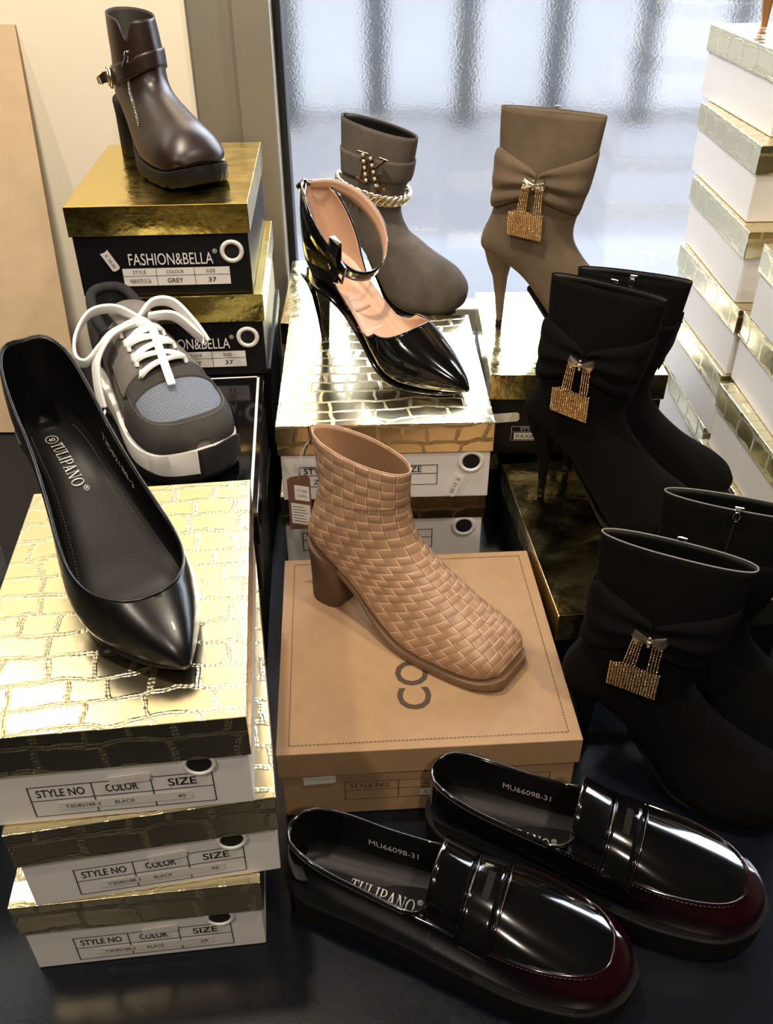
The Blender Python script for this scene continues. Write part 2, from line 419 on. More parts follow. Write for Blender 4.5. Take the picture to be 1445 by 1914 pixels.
# ------------------------------------------------------------------ shoe boxes
OV = 0.003
def box_frame(w, d, side='front', z=0.0):
    """matrix mapping a 2D print (x right, y up) onto a side of the body, slightly in front"""
    e = 0.0006
    if side == 'front': return Matrix(((1, 0, 0, -w / 2 + OV), (0, 0, -1, -d / 2 + OV - e), (0, 1, 0, z), (0, 0, 0, 1)))
    if side == 'left': return Matrix(((0, 0, -1, -w / 2 + OV - e), (-1, 0, 0, d / 2 - OV), (0, 1, 0, z), (0, 0, 0, 1)))
def shoebox(label, pos, yaw, z0, w, d, h, l, body, lid, group=None, box_name='shoe_box', bev=0.0012, lean=0.0):
    t = thing(box_name, label, 'shoe box', (pos[0], pos[1], z0 + 0.0004), yaw, group)
    mb = MB(); mb.box((0, 0, (h - 0.004) / 2), (w - 2 * OV, d - 2 * OV, h - 0.004))
    o = mb.build('body', body, t, smooth=False, bevel=bev); box_uv(o)
    # lid: open tray turned upside down, card thickness
    k = 0.0016; z1, z2 = h - l, h - 0.0005; W, D = w / 2, d / 2
    v = []
    for (x, y) in ((-W, -D), (W, -D), (W, D), (-W, D)): v += [(x, y, z1), (x, y, z2)]
    for (x, y) in ((-W + k, -D + k), (W - k, -D + k), (W - k, D - k), (-W + k, D - k)): v += [(x, y, z1), (x, y, z2 - k)]
    f = []
    for i in range(4):
        j = (i + 1) % 4
        f += [(2 * i, 2 * j, 2 * j + 1, 2 * i + 1), (8 + 2 * i, 8 + 2 * i + 1, 8 + 2 * j + 1, 8 + 2 * j), (2 * i, 8 + 2 * i, 8 + 2 * j, 2 * j)]
    f += [(1, 3, 5, 7), (9, 15, 13, 11)]
    o = obj('lid', v, f, lid, t, smooth=False, bevel=bev); box_uv(o)
    t['w'] = w; t['d'] = d; t['h'] = h; t['l'] = l
    return t
def on_front(t, side='front'): return box_frame(t['w'], t['d'], side)
def finger_hole(t, cx, cy, ro, ri, side='front'):
    """ring of white plastic around a dark hole; cx, cy in body print coordinates"""
    Mx = on_front(t, side); v = []; f = []; n, m = 36, 8; rm = (ro + ri) / 2; rt = (ro - ri) / 2
    for i in range(n):
        a = 2 * math.pi * i / n
        for j in range(m):
            b = 2 * math.pi * j / m; r = rm + rt * math.cos(b)
            v.append(Mx @ Vector((cx + r * math.cos(a), cy + r * math.sin(a), 0.0018 * math.sin(b))))
    for i in range(n):
        for j in range(m): f.append((i * m + j, ((i + 1) % n) * m + j, ((i + 1) % n) * m + (j + 1) % m, i * m + (j + 1) % m))
    g = obj('finger_hole_ring', v, f, M['grommet'], t)
    v = [Mx @ Vector((cx + (ri + .0006) * math.cos(2 * math.pi * i / n), cy + (ri + .0006) * math.sin(2 * math.pi * i / n), 0.0002)) for i in range(n)]
    obj('finger_hole', v, [tuple(range(n))], M['hole'], g, smooth=False, fixn=False)
def price_tag(t, cx, cy, w, h, rot, body, side='front', mat='sticker', ink='ink_grey', dz=0.0004):
    Mx = on_front(t, side) @ Matrix.Translation((cx, cy, dz)) @ Matrix.Rotation(rot, 4, 'Z')
    c = h * 0.2
    p = [(-w / 2, -h / 2), (w / 2 - c, -h / 2), (w / 2, -h / 2 + c), (w / 2, h / 2 - c), (w / 2 - c, h / 2), (-w / 2, h / 2), (-w / 2 + c * .5, 0)]
    mb = MB(); mb.prism(p, Mx, 0.0003); s = mb.build('price_sticker', M[mat], t, smooth=False)
    if body:
        q = Print(); q.text(body, 0, 0, w * 0.72, h * 0.42); q.build('price_print', M[ink], s, Mx @ Matrix.Translation((0, 0, 0.0005)))
def croc_label(t, x0, y0, x1, y1, style, color, size, headers=('STYLE NO', 'COLOR', 'SIZE'), cols=(0.34, 0.66), ins=True):
    Mx = on_front(t); p = Print(); W, H = x1 - x0, y1 - y0; ym = y0 + H * 0.52; k = 0.0008
    p.frame(x0, y0, x1, y1, k); p.rect(x0, ym, x1, ym + k)
    xs = [x0, x0 + W * cols[0], x0 + W * cols[1], x1]
    for x in xs[1:3]: p.rect(x, y0, x + k, y1)
    for i, s in enumerate(headers): p.text(s, (xs[i] + xs[i + 1]) / 2, (ym + y1) / 2, (xs[i + 1] - xs[i]) * (0.76 if len(s) > 6 else 0.55 if len(s) > 4 else 0.46), H * 0.25, bold=0.012)
    lb = p.build('size_label', M['ink'], t, Mx)
    if style:
        q = Print(); q.rect(x0 + W * .14, y0 + H * .17, x0 + W * .87, y0 + H * .42)
        s = q.build('style_sticker', M['tape'], t, Mx @ Matrix.Translation((0, 0, 0.0003)))
        q = Print()
        q.text(style, x0 + W * .27, y0 + H * .295, W * .19, H * .115)
        q.build('style_print', M['ink'], s, Mx @ Matrix.Translation((0, 0, 0.0006)))
        q = Print(); q.text(color, (xs[1] + xs[2]) / 2, y0 + H * .295, W * .11, H * .115)
        q.build('color_print', M['ink'], s, Mx @ Matrix.Translation((0, 0, 0.0006)))
        q = Print(); q.text(size, (xs[2] + xs[3]) / 2 - W * .02, y0 + H * .295, W * .045, H * .115)
        q.build('size_print', M['ink'], s, Mx @ Matrix.Translation((0, 0, 0.0006)))
    return lb
WC, CR = M['white_card'], M['croc']
# front left stack of three
cw, cd, ch, cl = 0.201, 0.296, 0.0985, 0.041
gA = 'white boxes with embossed gold lids stacked at front left'
tC = shoebox('white shoe box with dark embossed gold lid, size 39 label, bottom of front left stack', (-0.221, 0.557), R(6.2), 0, cw, cd, ch, cl, WC, CR, gA)
tB = shoebox('white shoe box with embossed gold lid, size 36 label, middle of front left stack', (-0.209, 0.560), R(9.4), ch, cw, cd, ch, cl, WC, CR, gA)
tA = shoebox('white shoe box with embossed gold lid, size 40 label, under the black leather pump', (-0.214, 0.560), R(6.2), 2 * ch, cw, cd, ch, cl, WC, CR, gA)
for t, sz, dx in ((tA, '40', 0.0), (tB, '36', 0.0), (tC, '39', 0.0)):
    croc_label(t, 0.036 + dx, 0.007, 0.168 + dx, 0.041, 'T3D82188-3', 'BLACK', sz)
    price_tag(t, 0.109 + dx, 0.0425, 0.030, 0.0085, R(4), '€ 37.00', mat='tape', ink='silver_ink', dz=0.0012)
    finger_hole(t, 0.160 + dx, 0.0505, 0.0125, 0.0088)
p = Print(); p.text('CO', 0, 0, 0.036, 0.017, bold=0.01)
p.build('lid_print', M['ink'], tA, Matrix(((1, 0, 0, 0.008), (0, 1, 0, -0.070), (0, 0, 1, ch + 0.0003), (0, 0, 0, 1))))
# kraft box under the woven boot
tD = shoebox('wide plain kraft cardboard shoe box under the tan woven ankle boot', (0.032, 0.703), R(3.3), 0, 0.291, 0.289, 0.0975, 0.034, M['kraft'], M['kraft'], bev=0.0015)
p = Print(); a, b_ = 0.291 / 2 - 0.012, 0.289 / 2 - 0.010
def dash(p, q, n=70, th=0.0009):
    for i in range(n):
        t0, t1 = i / n, (i + 0.62) / n
        p.seg((q[0] + (q[2] - q[0]) * t0, q[1] + (q[3] - q[1]) * t0), (q[0] + (q[2] - q[0]) * t1, q[1] + (q[3] - q[1]) * t1), th)
for q in ((-a, -b_, a, -b_), (a, -b_, a, b_), (a, b_, -a, b_), (-a, b_, -a, -b_)): dash(p, q)
p.build('stitch_print', M['ink_brown'], tD, Matrix.Translation((0, 0, 0.0975 + 0.0002)))
p = Print(); p.text('CO', 0, 0, 0.066, 0.034, rot=R(90), bold=0.012)
p.build('lid_print', M['ink_brown'], tD, Matrix.Translation((-0.010, -0.064, 0.0975 + 0.0002)))
p = Print(); p.frame(0.06, 0.022, 0.262, 0.049, 0.0007); p.rect(0.06, 0.036, 0.262, 0.0367)
for x in (0.112, 0.205): p.rect(x, 0.022, x + .0007, 0.049)
p.text('STYLE NO.', 0.085, 0.043, 0.040, 0.0065); p.text('COLOUR', 0.155, 0.043, 0.034, 0.0065); p.text('SIZE', 0.232, 0.043, 0.02, 0.0065)
p.build('size_label', M['ink_brown'], tD, on_front(tD))
p = Print(); p.rect(0.134, 0.0235, 0.168, 0.0335); s = p.build('style_sticker', M['sticker'], tD, on_front(tD) @ Matrix.Translation((0, 0, 0.0003)))
p = Print(); p.text('CAMEL', 0.151, 0.0285, 0.026, 0.005); p.build('style_print', M['ink'], s, on_front(tD) @ Matrix.Translation((0, 0, 0.0006)))
price_tag(tD, 0.036, 0.055, 0.032, 0.011, R(3), '€ 27.00', ink='silver_ink')
# centre stack of two
ew, ed, eh, el = 0.266, 0.316, 0.111, 0.042
gE = 'white boxes with embossed gold lids stacked in the centre'
tE2 = shoebox('white boot box with bronze embossed lid at the bottom of the centre stack', (-0.010, 1.115), R(2.3), 0, ew, ed, eh, el, WC, M['croc_bronze'], gE)
tE = shoebox('white boot box with embossed gold lid and handwritten price, under the patent stiletto', (-0.005, 1.102), R(1.6), eh, ew, ed, eh, el, WC, CR, gE)
for t, num, ph in ((tE, 'ZB-2073', 0.0), (tE2, 'R2K-118', 0.0)):
    p = Print(); x0, x1, y0, y1 = 0.022, 0.195, 0.020, 0.050
    p.frame(x0, y0, x1, y1, 0.0009); p.rect(x0, 0.0365, x1, 0.0374)
    for x in (0.09, 0.15): p.rect(x, y0, x + .0009, y1)
    p.text('STYLE NO', 0.055, 0.0437, 0.054, 0.0088, bold=0.01); p.text('SIZE', 0.164, 0.0437, 0.022, 0.0088, bold=0.01)
    p.text(num, 0.060, 0.0275, 0.042, 0.0072)
    p.build('size_label', M['ink'], t, on_front(t))
    finger_hole(t, 0.2365, 0.0535, 0.0165, 0.0105)
price_tag(tE, 0.2175, 0.018, 0.034, 0.013, R(-112), '€ 21.00', mat='label_paper')
# boxes behind, beneath the grey bootie
fp, fy, fw_, fd = (-0.030, 1.418), R(1.0), 0.262, 0.262
tF2 = shoebox('gold box at the bottom of the pile behind the centre stack', fp, fy, 0, fw_, fd, 0.1, 0.036, M['black_card'], M['gold_pale'])
tF = shoebox('pale gold box with sideways lettering on its lid, under the grey chain bootie', (fp[0], fp[1]), R(0.4), 0.1, fw_, fd, 0.1, 0.036, M['black_card'], M['gold_pale'])
p = Print(); p.text('TULIPANO', 0, 0, 0.135, 0.026, rot=R(90), bold=0.012)
p.build('lid_print', M['ink'], tF, Matrix.Translation((-0.004, -0.032, 0.1003)))
# gold and black stack, left rear
gw, gd, gh, gl = 0.213, 0.279, 0.111, 0.036
gG = 'gold lidded black boxes stacked at left rear'
tG4 = shoebox('plain black box at the bottom of the left pile behind the front gold stack', (-0.249, 0.903), R(3.6), 0, 0.2, 0.31, 0.1175, 0.04, M['black_card'], M['black_card'], bev=0.002)
tG5 = shoebox('plain black box on the table at the bottom of the left rear stack', (-0.262, 1.212), R(3.0), 0, 0.205, 0.27, 0.1135, 0.04, M['black_card'], M['black_card'])
tG6 = shoebox('plain black box second from the bottom of the left rear stack', (-0.262, 1.212), R(3.0), 0.1135, 0.205, 0.27, 0.1135, 0.04, M['black_card'], M['black_card'])
tG3 = shoebox('glossy black box with white line border on its lid, under the grey sneaker', (-0.246, 0.905), R(4.8), 0.118, 0.2, 0.31, 0.108, 0.042, M['black_card'], M['black_gloss'], bev=0.002)
p = Print(); p.frame(-0.2 / 2 + 0.006, -0.31 / 2 + 0.005, 0.2 / 2 - 0.006, 0.31 / 2 - 0.005, 0.0032)
p.build('border_print', M['white_ink'], tG3, Matrix.Translation((0, 0, 0.1082)))
tG2 = shoebox('black box with bright gold lid right behind the grey sneaker', (-0.266, 1.197), R(3.4), 0.227, gw, gd, gh, gl, M['black_card'], M['gold'], gG)
tG = shoebox('black box with bright gold lid under the brown buckled boot', (-0.274, 1.200), R(3.0), 0.338, gw, gd, gh, gl, M['black_card'], M['gold'], gG)
for t in (tG, tG2):
    Mx = on_front(t)
    p = Print(); p.text('FASHION&BELLA', 0.112, 0.0455, 0.101, 0.0145, bold=0.0); p.text('®', 0.1655, 0.054, 0.0055); p.build('brand_print', M['white_ink'], t, Mx)
    p = Print(); p.rect(0.052, 0.0125, 0.181, 0.0345); s = p.build('size_label', M['label_paper'], t, Mx)
    p = Print(); p.rect(0.052, 0.0248, 0.181, 0.0254)
    for x in (0.092, 0.138): p.rect(x, 0.0125, x + .0006, 0.0345)
    for s_, cx, w_ in (('STYLE', 0.072, 0.016), ('COLOUR', 0.115, 0.021), ('SIZE', 0.158, 0.011)): p.text(s_, cx, 0.0298, w_, 0.0042)
    p.text('N8AX7010-26', 0.072, 0.0188, 0.025, 0.0055); p.text('GREY', 0.114, 0.0188, 0.019, 0.0058, bold=.01); p.text('37', 0.159, 0.0188, 0.010, 0.0058, bold=.01)
    p.build('size_print', M['ink'], s, Mx @ Matrix.Translation((0, 0, 0.0003)))
    finger_hole(t, 0.186, 0.053, 0.0145, 0.0088)
price_tag(tG, 0.040, 0.0445, 0.026, 0.0105, R(-62), '€ 38.00')
# gold and black boxes, right of centre
tH2 = shoebox('gold lidded box on the table below the taupe boot pile', (0.252, 1.192), R(-0.6), 0, 0.232, 0.264, 0.1145, 0.036, M['black_card'], M['gold_pale'])
tH = shoebox('black box with pale gold lid under the taupe suede boot', (0.250, 1.177), R(-0.6), 0.115, 0.228, 0.272, 0.121, 0.036, M['black_card'], M['gold_pale'])
Mx = on_front(tH)
p = Print(); p.text('TULIPANO', 0.107, 0.056, 0.098, 0.0155, bold=0.02); p.build('brand_print', M['white_ink'], tH, Mx)
p = Print(); p.frame(0.030, 0.0215, 0.190, 0.0435, 0.0006); p.rect(0.030, 0.0345, 0.190, 0.0350); p.text('STYLE NO', 0.060, 0.039, 0.036, 0.005); p.text('COLOUR', 0.115, 0.039, 0.03, 0.005); p.text('SIZE', 0.165, 0.039, 0.018, 0.005)
p.build('size_label', M['silver_ink'], tH, Mx)
p = Print(); p.rect(0.034, 0.0235, 0.088, 0.0335); s = p.build('style_sticker', M['tape'], tH, Mx @ Matrix.Translation((0, 0, .0002)))
p = Print(); p.text('PAX6982-2', 0.060, 0.0285, 0.046, 0.0058); p.build('style_print', M['ink'], s, Mx @ Matrix.Translation((0, 0, .0005)))
p = Print(); p.rect(0.100, 0.0235, 0.186, 0.0335); s = p.build('color_sticker', M['tape'], tH, Mx @ Matrix.Translation((0, 0, .0002)))
p = Print(); p.text('KHAKI', 0.12, 0.0285, 0.022, 0.0058); p.build('color_print', M['ink'], s, Mx @ Matrix.Translation((0, 0, .0005)))
price_tag(tH, 0.021, 0.057, 0.036, 0.0135, R(5), None)
iw = 0.265; th = R(5.6)
ix, iy = 0.27 + (iw - 0.2) / 2 * math.cos(th), 0.885 + (iw - 0.2) / 2 * math.sin(th)
tI = shoebox('scratched pale gold box under the middle pair of black suede boots', (ix, iy), th, 0, iw, 0.303, 0.111, 0.037, M['black_card'], M['gold_pale'])
# two stacks along the right edge
rw, rd, rh, rl = 0.19, 0.253, 0.0962, 0.035
gR = 'white boxes with gold lids in the tall rear right stack'; gS = 'white boxes with gold lids in the nearer right stack'
place = ['bottom of the tall rear right stack', 'second lowest of the tall rear right stack', 'third lowest of the tall rear right stack', 'fourth lowest of the tall rear right stack', 'second highest of the tall rear right stack', 'top of the tall rear right stack, under the bronze heel']
RP = [(0.560, 1.270, 0.5), (0.556, 1.250, 1.4), (0.557, 1.252, 2.4), (0.559, 1.269, 0.5), (0.563, 1.306, 0.9), (0.577, 1.352, 4.5)]
RS = []
for i, (x, y, a) in enumerate(RP):
    RS.append(shoebox('white box with gold lid, ' + place[i], (x, y), R(a), i * rh, rw, rd, rh, rl, WC, CR, gR))
place = ['bottom of the nearer right stack', 'second from bottom of the nearer right stack', 'third from bottom of the nearer right stack', 'top of the nearer right stack']
SP = [(0.552, 0.991, 3.6), (0.557, 0.979, 3.2), (0.569, 0.995, 1.0), (0.566, 0.976, 0.5)]
for i, (x, y, a) in enumerate(SP):
    RS.append(shoebox('white box with gold lid, ' + place[i], (x, y), R(a), i * rh, rw, rd, rh, rl, WC, CR, gS))
for k in (1, 2, 3, 4): finger_hole(RS[k], 0.085, 0.050, 0.012, 0.0085)
# grey box corner at the far left edge of the table
tL = shoebox('grey cardboard box corner at the left edge beside the front gold stack', (-0.480, 0.640), R(4), 0, 0.15, 0.24, 0.18, 0.03, plain('grey_card', (0.16, 0.17, 0.19), 0.4), plain('grey_card_lid', (0.22, 0.23, 0.25), 0.35))
# ------------------------------------------------------------------ shoe building tools
PI = math.pi
def cr(L, x):
    """Catmull-Rom through list L (numbers or tuples) at x in 0..len-1"""
    n = len(L); i = min(max(int(math.floor(x)), 0), n - 2); u = x - i
    a, b, c, d = L[max(i - 1, 0)], L[i], L[i + 1], L[min(i + 2, n - 1)]
    def f(p, q, r, s): return 0.5 * (2 * q + (r - p) * u + (2 * p - 5 * q + 4 * r - s) * u * u + (3 * q - p - 3 * r + s) * u ** 3)
    if isinstance(b, (tuple, list)): return tuple(f(*z) for z in zip(a, b, c, d))
    return f(a, b, c, d)
def spow(x, e): return math.copysign(abs(x) ** e, x)
def thin(P, d=.0016):
    o = [P[0]]
    for p in P[1:]:
        if (p - o[-1]).length > d: o.append(p)
    return o
class Loft:
    notch = None
    """sections between a top/front profile F and a bottom/back profile B (x, z), half width w; t = 0 at F, +t to the left"""
    def __init__(s, F, B, w, nt=2.1, nb=2.1, k=0.0, yc=0.0):
        n = len(F); s.F, s.B, s.w, s.N = F, B, w, n
        ex = lambda q: q if isinstance(q, list) else [q] * n
        s.nt, s.nb, s.k, s.yc = ex(nt), ex(nb), ex(k), ex(yc)
        for q in (B, w, s.nt, s.nb, s.k, s.yc): assert len(q) == n, (n, len(q))
    def at(s, u, t, off=0.0):
        x = min(max(u, 0), 1) * (s.N - 1)
        F, B, w = cr(s.F, x), cr(s.B, x), cr(s.w, x)
        c, q = math.cos(t), math.sin(t)
        n = cr(s.nt, x) if c >= 0 else cr(s.nb, x)
        cc, ss = spow(c, 2 / n), spow(q, 2 / n)
        y = cr(s.yc, x) + w * ss * (1 - cr(s.k, x) * cc)
        p = Vector(((F[0] + B[0]) / 2 + (F[0] - B[0]) / 2 * cc, y, (F[1] + B[1]) / 2 + (F[1] - B[1]) / 2 * cc))
        if off: p = p + s.nrm(u, t) * off
        return p
    def nrm(s, u, t):
        e, g = 0.004, 0.03
        du = s.at(min(u + e, 1), t) - s.at(max(u - e, 0), t)
        dt = s.at(u, t + g) - s.at(u, t - g)
        n = du.cross(dt)
        return n.normalized() if n.length > 1e-12 else Vector((1, 0, 0))
    def s_of_x(s, x, t=PI):
        lo, hi = 0.0, 1.0
        for _ in range(30):
            m = (lo + hi) / 2
            if s.at(m, t).x < x: lo = m
            else: hi = m
        return (lo + hi) / 2
    def s_of_z(s, z, t, hi=0.6):
        lo = 0.0
        for _ in range(30):
            m = (lo + hi) / 2
            if s.at(m, t).z > z: lo = m
            else: hi = m
        return (lo + hi) / 2
    def grid(s, ss, ta, tb, J, off=0.0):
        """rows at ss; t from ta(s) to tb(s); returns verts, faces, uv in metres"""
        fa = ta if callable(ta) else (lambda u: ta); fb = tb if callable(tb) else (lambda u: tb)
        fo = off if callable(off) else (lambda a, b: off)
        V, U, f = [], [], []; vacc = 0.0
        for i, u in enumerate(ss):
            A, B_ = fa(u), fb(u); row = [s.at(u, A + (B_ - A) * j / J, fo(u, j / J)) for j in range(J + 1)]
            if i:
                pr = V[-(J + 1):]; vacc += (row[J // 4] - pr[J // 4]).length * 0.5 + (row[3 * J // 4] - pr[3 * J // 4]).length * 0.5
            acc = [0.0]
            for j in range(J): acc.append(acc[-1] + (row[j + 1] - row[j]).length)
            mid = acc[J // 2]
            U += [(a - mid, vacc) for a in acc]; V += row
        for i in range(len(ss) - 1):
            for j in range(J):
                a = i * (J + 1) + j; f.append((a, a + J + 1, a + J + 2, a + 1))
        return V, f, U
    def patch(s, name, mat, parent, ss, ta, tb, J, off=0.0, thick=0.0, inner=None, merge=0.0, cap=False, label=None, sub=0):
        V, f, U = s.grid(ss, ta, tb, J, off)
        if cap:
            n = len(V); c = sum((V[n - 1 - j] for j in range(J + 1)), Vector()) / (J + 1)
            V.append(c); U.append(U[n - 1])
            f += [(n - J - 1 + j, n, n - J + j) for j in range(J)]
        mats = [mat] + ([inner] if inner else [])
        o = obj(name, V, f, mats, parent, uvs=U, merge=merge, fixn=False, label=label)
        if thick:
            m = o.modifiers.new('thickness', 'SOLIDIFY'); m.thickness = thick; m.offset = -1
            if inner: m.material_offset = 1; m.material_offset_rim = 0
        if sub:
            m = o.modifiers.new('smooth', 'SUBSURF'); m.levels = m.render_levels = sub
        return o
def lin(a, b, n): return [a + (b - a) * i / (n - 1) for i in range(n)]
def ease(a, b, n): return [a + (b - a) * (0.5 - 0.5 * math.cos(PI * i / (n - 1))) for i in range(n)]
def slab(name, mat, parent, xs, zt, th, w, yc=None, N=40, fmat=None, lug=0, edge=0.0, label=None, nose=True):
    """sole: outline of half widths w along xs, top height zt, thickness th (lists); ends rounded"""
    n = len(xs); yc = yc or [0.0] * n; mb = MB(); V = []; ring = 0
    for i in range(N + 1):
        u = (0.5 - 0.5 * math.cos(PI * i / N)) * (n - 1)
        x, z, t, ww, y0 = cr(xs, u), cr(zt, u), cr(th, u), max(cr(w, u), 0.0005), cr(yc, u)
        g = 1.0
        if lug and i % lug == 0: g = 0.84
        for (a, b) in ((-1, 0), (-0.96, 0.12), (0.96, 0.12), (1, 0), (1, -t * g * 0.85), (0.93, -t * g), (-0.93, -t * g), (-1, -t * g * 0.85)):
            V.append((x, y0 + ww * a, z + (b if b <= 0 else 0.0015)))
    f = []
    for i in range(N):
        for k in range(8): f.append((i * 8 + k, i * 8 + (k + 1) % 8, i * 8 + 8 + (k + 1) % 8, i * 8 + 8 + k))
    f += [tuple(range(8))[::-1], tuple(N * 8 + k for k in range(8))]
    return obj(name, V, f, mat, parent, label=label, bevel=edge)
def heel_loft(name, mat, parent, rings, n=20, flat=0.55, label=None, tip=None):
    """rings: (z_back, z_front, xc, rx, ry): D-shaped sections (flat front side)"""
    V = []; f = []
    for (zb, zf, xc, rx, ry) in rings:
        for k in range(n):
            a = 2 * PI * k / n; c, s_ = math.cos(a), math.sin(a)
            x = rx * (spow(c, 0.9) if c < 0 else min(spow(c, 0.6), flat / 1.0)); y = ry * spow(s_, 0.8)
            q = (x / rx + 1) / (1 + flat)
            V.append((xc + x, y, zb + (zf - zb) * q))
    for i in range(len(rings) - 1):
        for k in range(n): f.append((i * n + k, i * n + (k + 1) % n, (i + 1) * n + (k + 1) % n, (i + 1) * n + k))
    f += [tuple(range(n)), tuple((len(rings) - 1) * n + k for k in range(n))]
    o = obj(name, V, f, mat, parent, label=label)
    m = o.modifiers.new('edges', 'BEVEL'); m.width = 0.0006; m.segments = 2; m.limit_method = 'ANGLE'; m.angle_limit = R(50)
    return o
def seam(lo, pts, r, off=0.0, n=6):
    mb = MB(); mb.tube([lo.at(u, t, off) for u, t in pts], r, n); return mb
def stitches(lo, pts, r, off, fill=0.6, every=1):
    """a dashed thread line along loft points"""
    P = [lo.at(u, t, off) for u, t in pts]; mb = MB()
    for a, b in zip(P[:-1], P[1:]): mb.tube([a, a.lerp(b, fill)], r, 4)
    return mb
def dup_tree(o, parent=None, mirror=False):
    c = o.copy(); COL.objects.link(c); c.parent = parent
    if mirror and o.type == 'MESH':
        me = o.data.copy(); me.transform(Matrix.Scale(-1, 4, (0, 1, 0))); me.flip_normals(); c.data = me
    for ch in [q for q in COL.objects if q.parent == o]: dup_tree(ch, c, mirror)
    return c

# shoe materials
def suede(name, col, sheen=0.35, tint=None):
    t = NT(name); tc = t.n('ShaderNodeTexCoord').outputs['Object']
    nz = t.noise(tc, 26, 4, 0.6).outputs[0]
    t.l(t.ramp(nz, [(0.3, tuple(c * 0.78 for c in col)), (0.7, tuple(min(1, c * 1.2) for c in col))]), t.b.inputs['Base Color'])
    t.set(Roughness=0.95); t.b.inputs['Sheen Weight'].default_value = sheen; t.b.inputs['Sheen Roughness'].default_value = 0.45
    t.b.inputs['Sheen Tint'].default_value = (*(tint or col), 1); t.b.inputs['Specular IOR Level'].default_value = 0.12
    t.bump(t.noise(tc, 1500, 2).outputs[0], 0.12, 0.0006); return t.m
def leather(name, col, rough=0.3, coat=0.0, grain=0.06, spec=0.5):
    t = NT(name); t.set(Base_Color=col, Roughness=rough); t.b.inputs['Coat Weight'].default_value = coat; t.b.inputs['Coat Roughness'].default_value = 0.03
    t.b.inputs['Specular IOR Level'].default_value = spec
    tc = t.n('ShaderNodeTexCoord').outputs['Object']
    h = t.math('ADD', t.noise(tc, 900, 2).outputs[0], t.math('MULTIPLY', t.noise(tc, 40, 3).outputs[0], 1.5))
    t.bump(h, grain, 0.0008); return t.m
def weave():
    t = NT('woven_tan_leather'); uv = t.n('ShaderNodeTexCoord').outputs['UV']
    wob = t.noise(uv, 45, 2)
    sb = t.n('ShaderNodeVectorMath', operation='SUBTRACT'); t.l(wob.outputs['Color'], sb.inputs[0]); sb.inputs[1].default_value = (.5, .5, .5)
    sc = t.n('ShaderNodeVectorMath', operation='SCALE'); t.l(sb.outputs[0], sc.inputs[0]); sc.inputs['Scale'].default_value = 0.0032
    ad = t.n('ShaderNodeVectorMath', operation='ADD'); t.l(uv, ad.inputs[0]); t.l(sc.outputs[0], ad.inputs[1])
    sp = t.n('ShaderNodeSeparateXYZ'); t.l(ad.outputs[0], sp.inputs[0])
    U = t.math('DIVIDE', sp.outputs[0], 0.0142); V_ = t.math('DIVIDE', sp.outputs[1], 0.0112)
    fu, fv = t.math('FRACT', U), t.math('FRACT', V_)
    par = t.math('MODULO', t.math('ABSOLUTE', t.math('ADD', t.math('FLOOR', U), t.math('FLOOR', V_))), 2.0)
    su = t.math('POWER', t.math('SINE', t.math('MULTIPLY', fu, PI)), 0.45); sv = t.math('POWER', t.math('SINE', t.math('MULTIPLY', fv, PI)), 0.45)
    eu = t.math('POWER', t.math('SINE', t.math('MULTIPLY', fu, PI)), 0.05); ev = t.math('POWER', t.math('SINE', t.math('MULTIPLY', fv, PI)), 0.05)
    h0 = t.math('MULTIPLY', su, ev); h1 = t.math('MULTIPLY', sv, eu)
    h = t.math('ADD', t.math('MULTIPLY', h1, t.math('SUBTRACT', 1.0, par)), t.math('MULTIPLY', h0, par))
    t.bump(h, 0.85, 0.0016)
    nz = t.noise(uv, 30, 4).outputs[0]
    base = t.ramp(nz, [(0.3, (0.37, 0.21, 0.118)), (0.7, (0.46, 0.275, 0.160))])
    mu = t.math('MINIMUM', fu, t.math('SUBTRACT', 1.0, fu)); mv = t.math('MINIMUM', fv, t.math('SUBTRACT', 1.0, fv))
    mn = t.math('ADD', t.math('MULTIPLY', mu, par), t.math('MULTIPLY', mv, t.math('SUBTRACT', 1.0, par)))
    line = t.ramp(mn, [(0.0, (0.15, 0.08, 0.04)), (0.035, (0.30, 0.17, 0.09)), (0.05, (0.66, 0.45, 0.29)), (0.10, (0.54, 0.345, 0.205)), (0.16, (0.5, 0.5, 0.5))])
    msk = t.ramp(mn, [(0.10, (1, 1, 1)), (0.16, (0, 0, 0))])
    mx = t.n('ShaderNodeMix', data_type='RGBA'); t.l(msk, mx.inputs['Factor']); t.l(base, mx.inputs[6]); t.l(line, mx.inputs[7])
    t.l(mx.outputs[2], t.b.inputs['Base Color']); t.set(Roughness=0.38); return t.m
def mesh_fabric(name, c1, c2, scale):
    t = NT(name); uv = t.n('ShaderNodeTexCoord').outputs['UV']
    v = t.n('ShaderNodeTexVoronoi'); t.l(uv, v.inputs['Vector']); v.inputs['Scale'].default_value = scale; v.inputs['Randomness'].default_value = 0.15
    t.l(t.ramp(v.outputs['Distance'], [(0.22, c1), (0.42, c2)]), t.b.inputs['Base Color']); t.set(Roughness=0.8)
    t.bump(v.outputs['Distance'], 0.5, 0.0008); return t.m
M['suede_black'] = suede('black_suede', (0.0034, 0.0031, 0.0030), 0.05, (0.03, 0.027, 0.024))
M['suede_taupe'] = suede('taupe_suede', (0.140, 0.103, 0.069), 0.28)
M['suede_grey'] = suede('grey_suede', (0.095, 0.082, 0.070), 0.3)
M['lining_black'] = leather('black_lining', (0.008, 0.008, 0.008), 0.5)
M['lining_taupe'] = leather('taupe_lining', (0.16, 0.12, 0.08), 0.6)
M['lining_tan'] = leather('tan_lining', (0.42, 0.25, 0.14), 0.6)
M['brown_leather'] = leather('dark_brown_leather', (0.018, 0.010, 0.008), 0.36, 0.0, 0.05, 0.42)
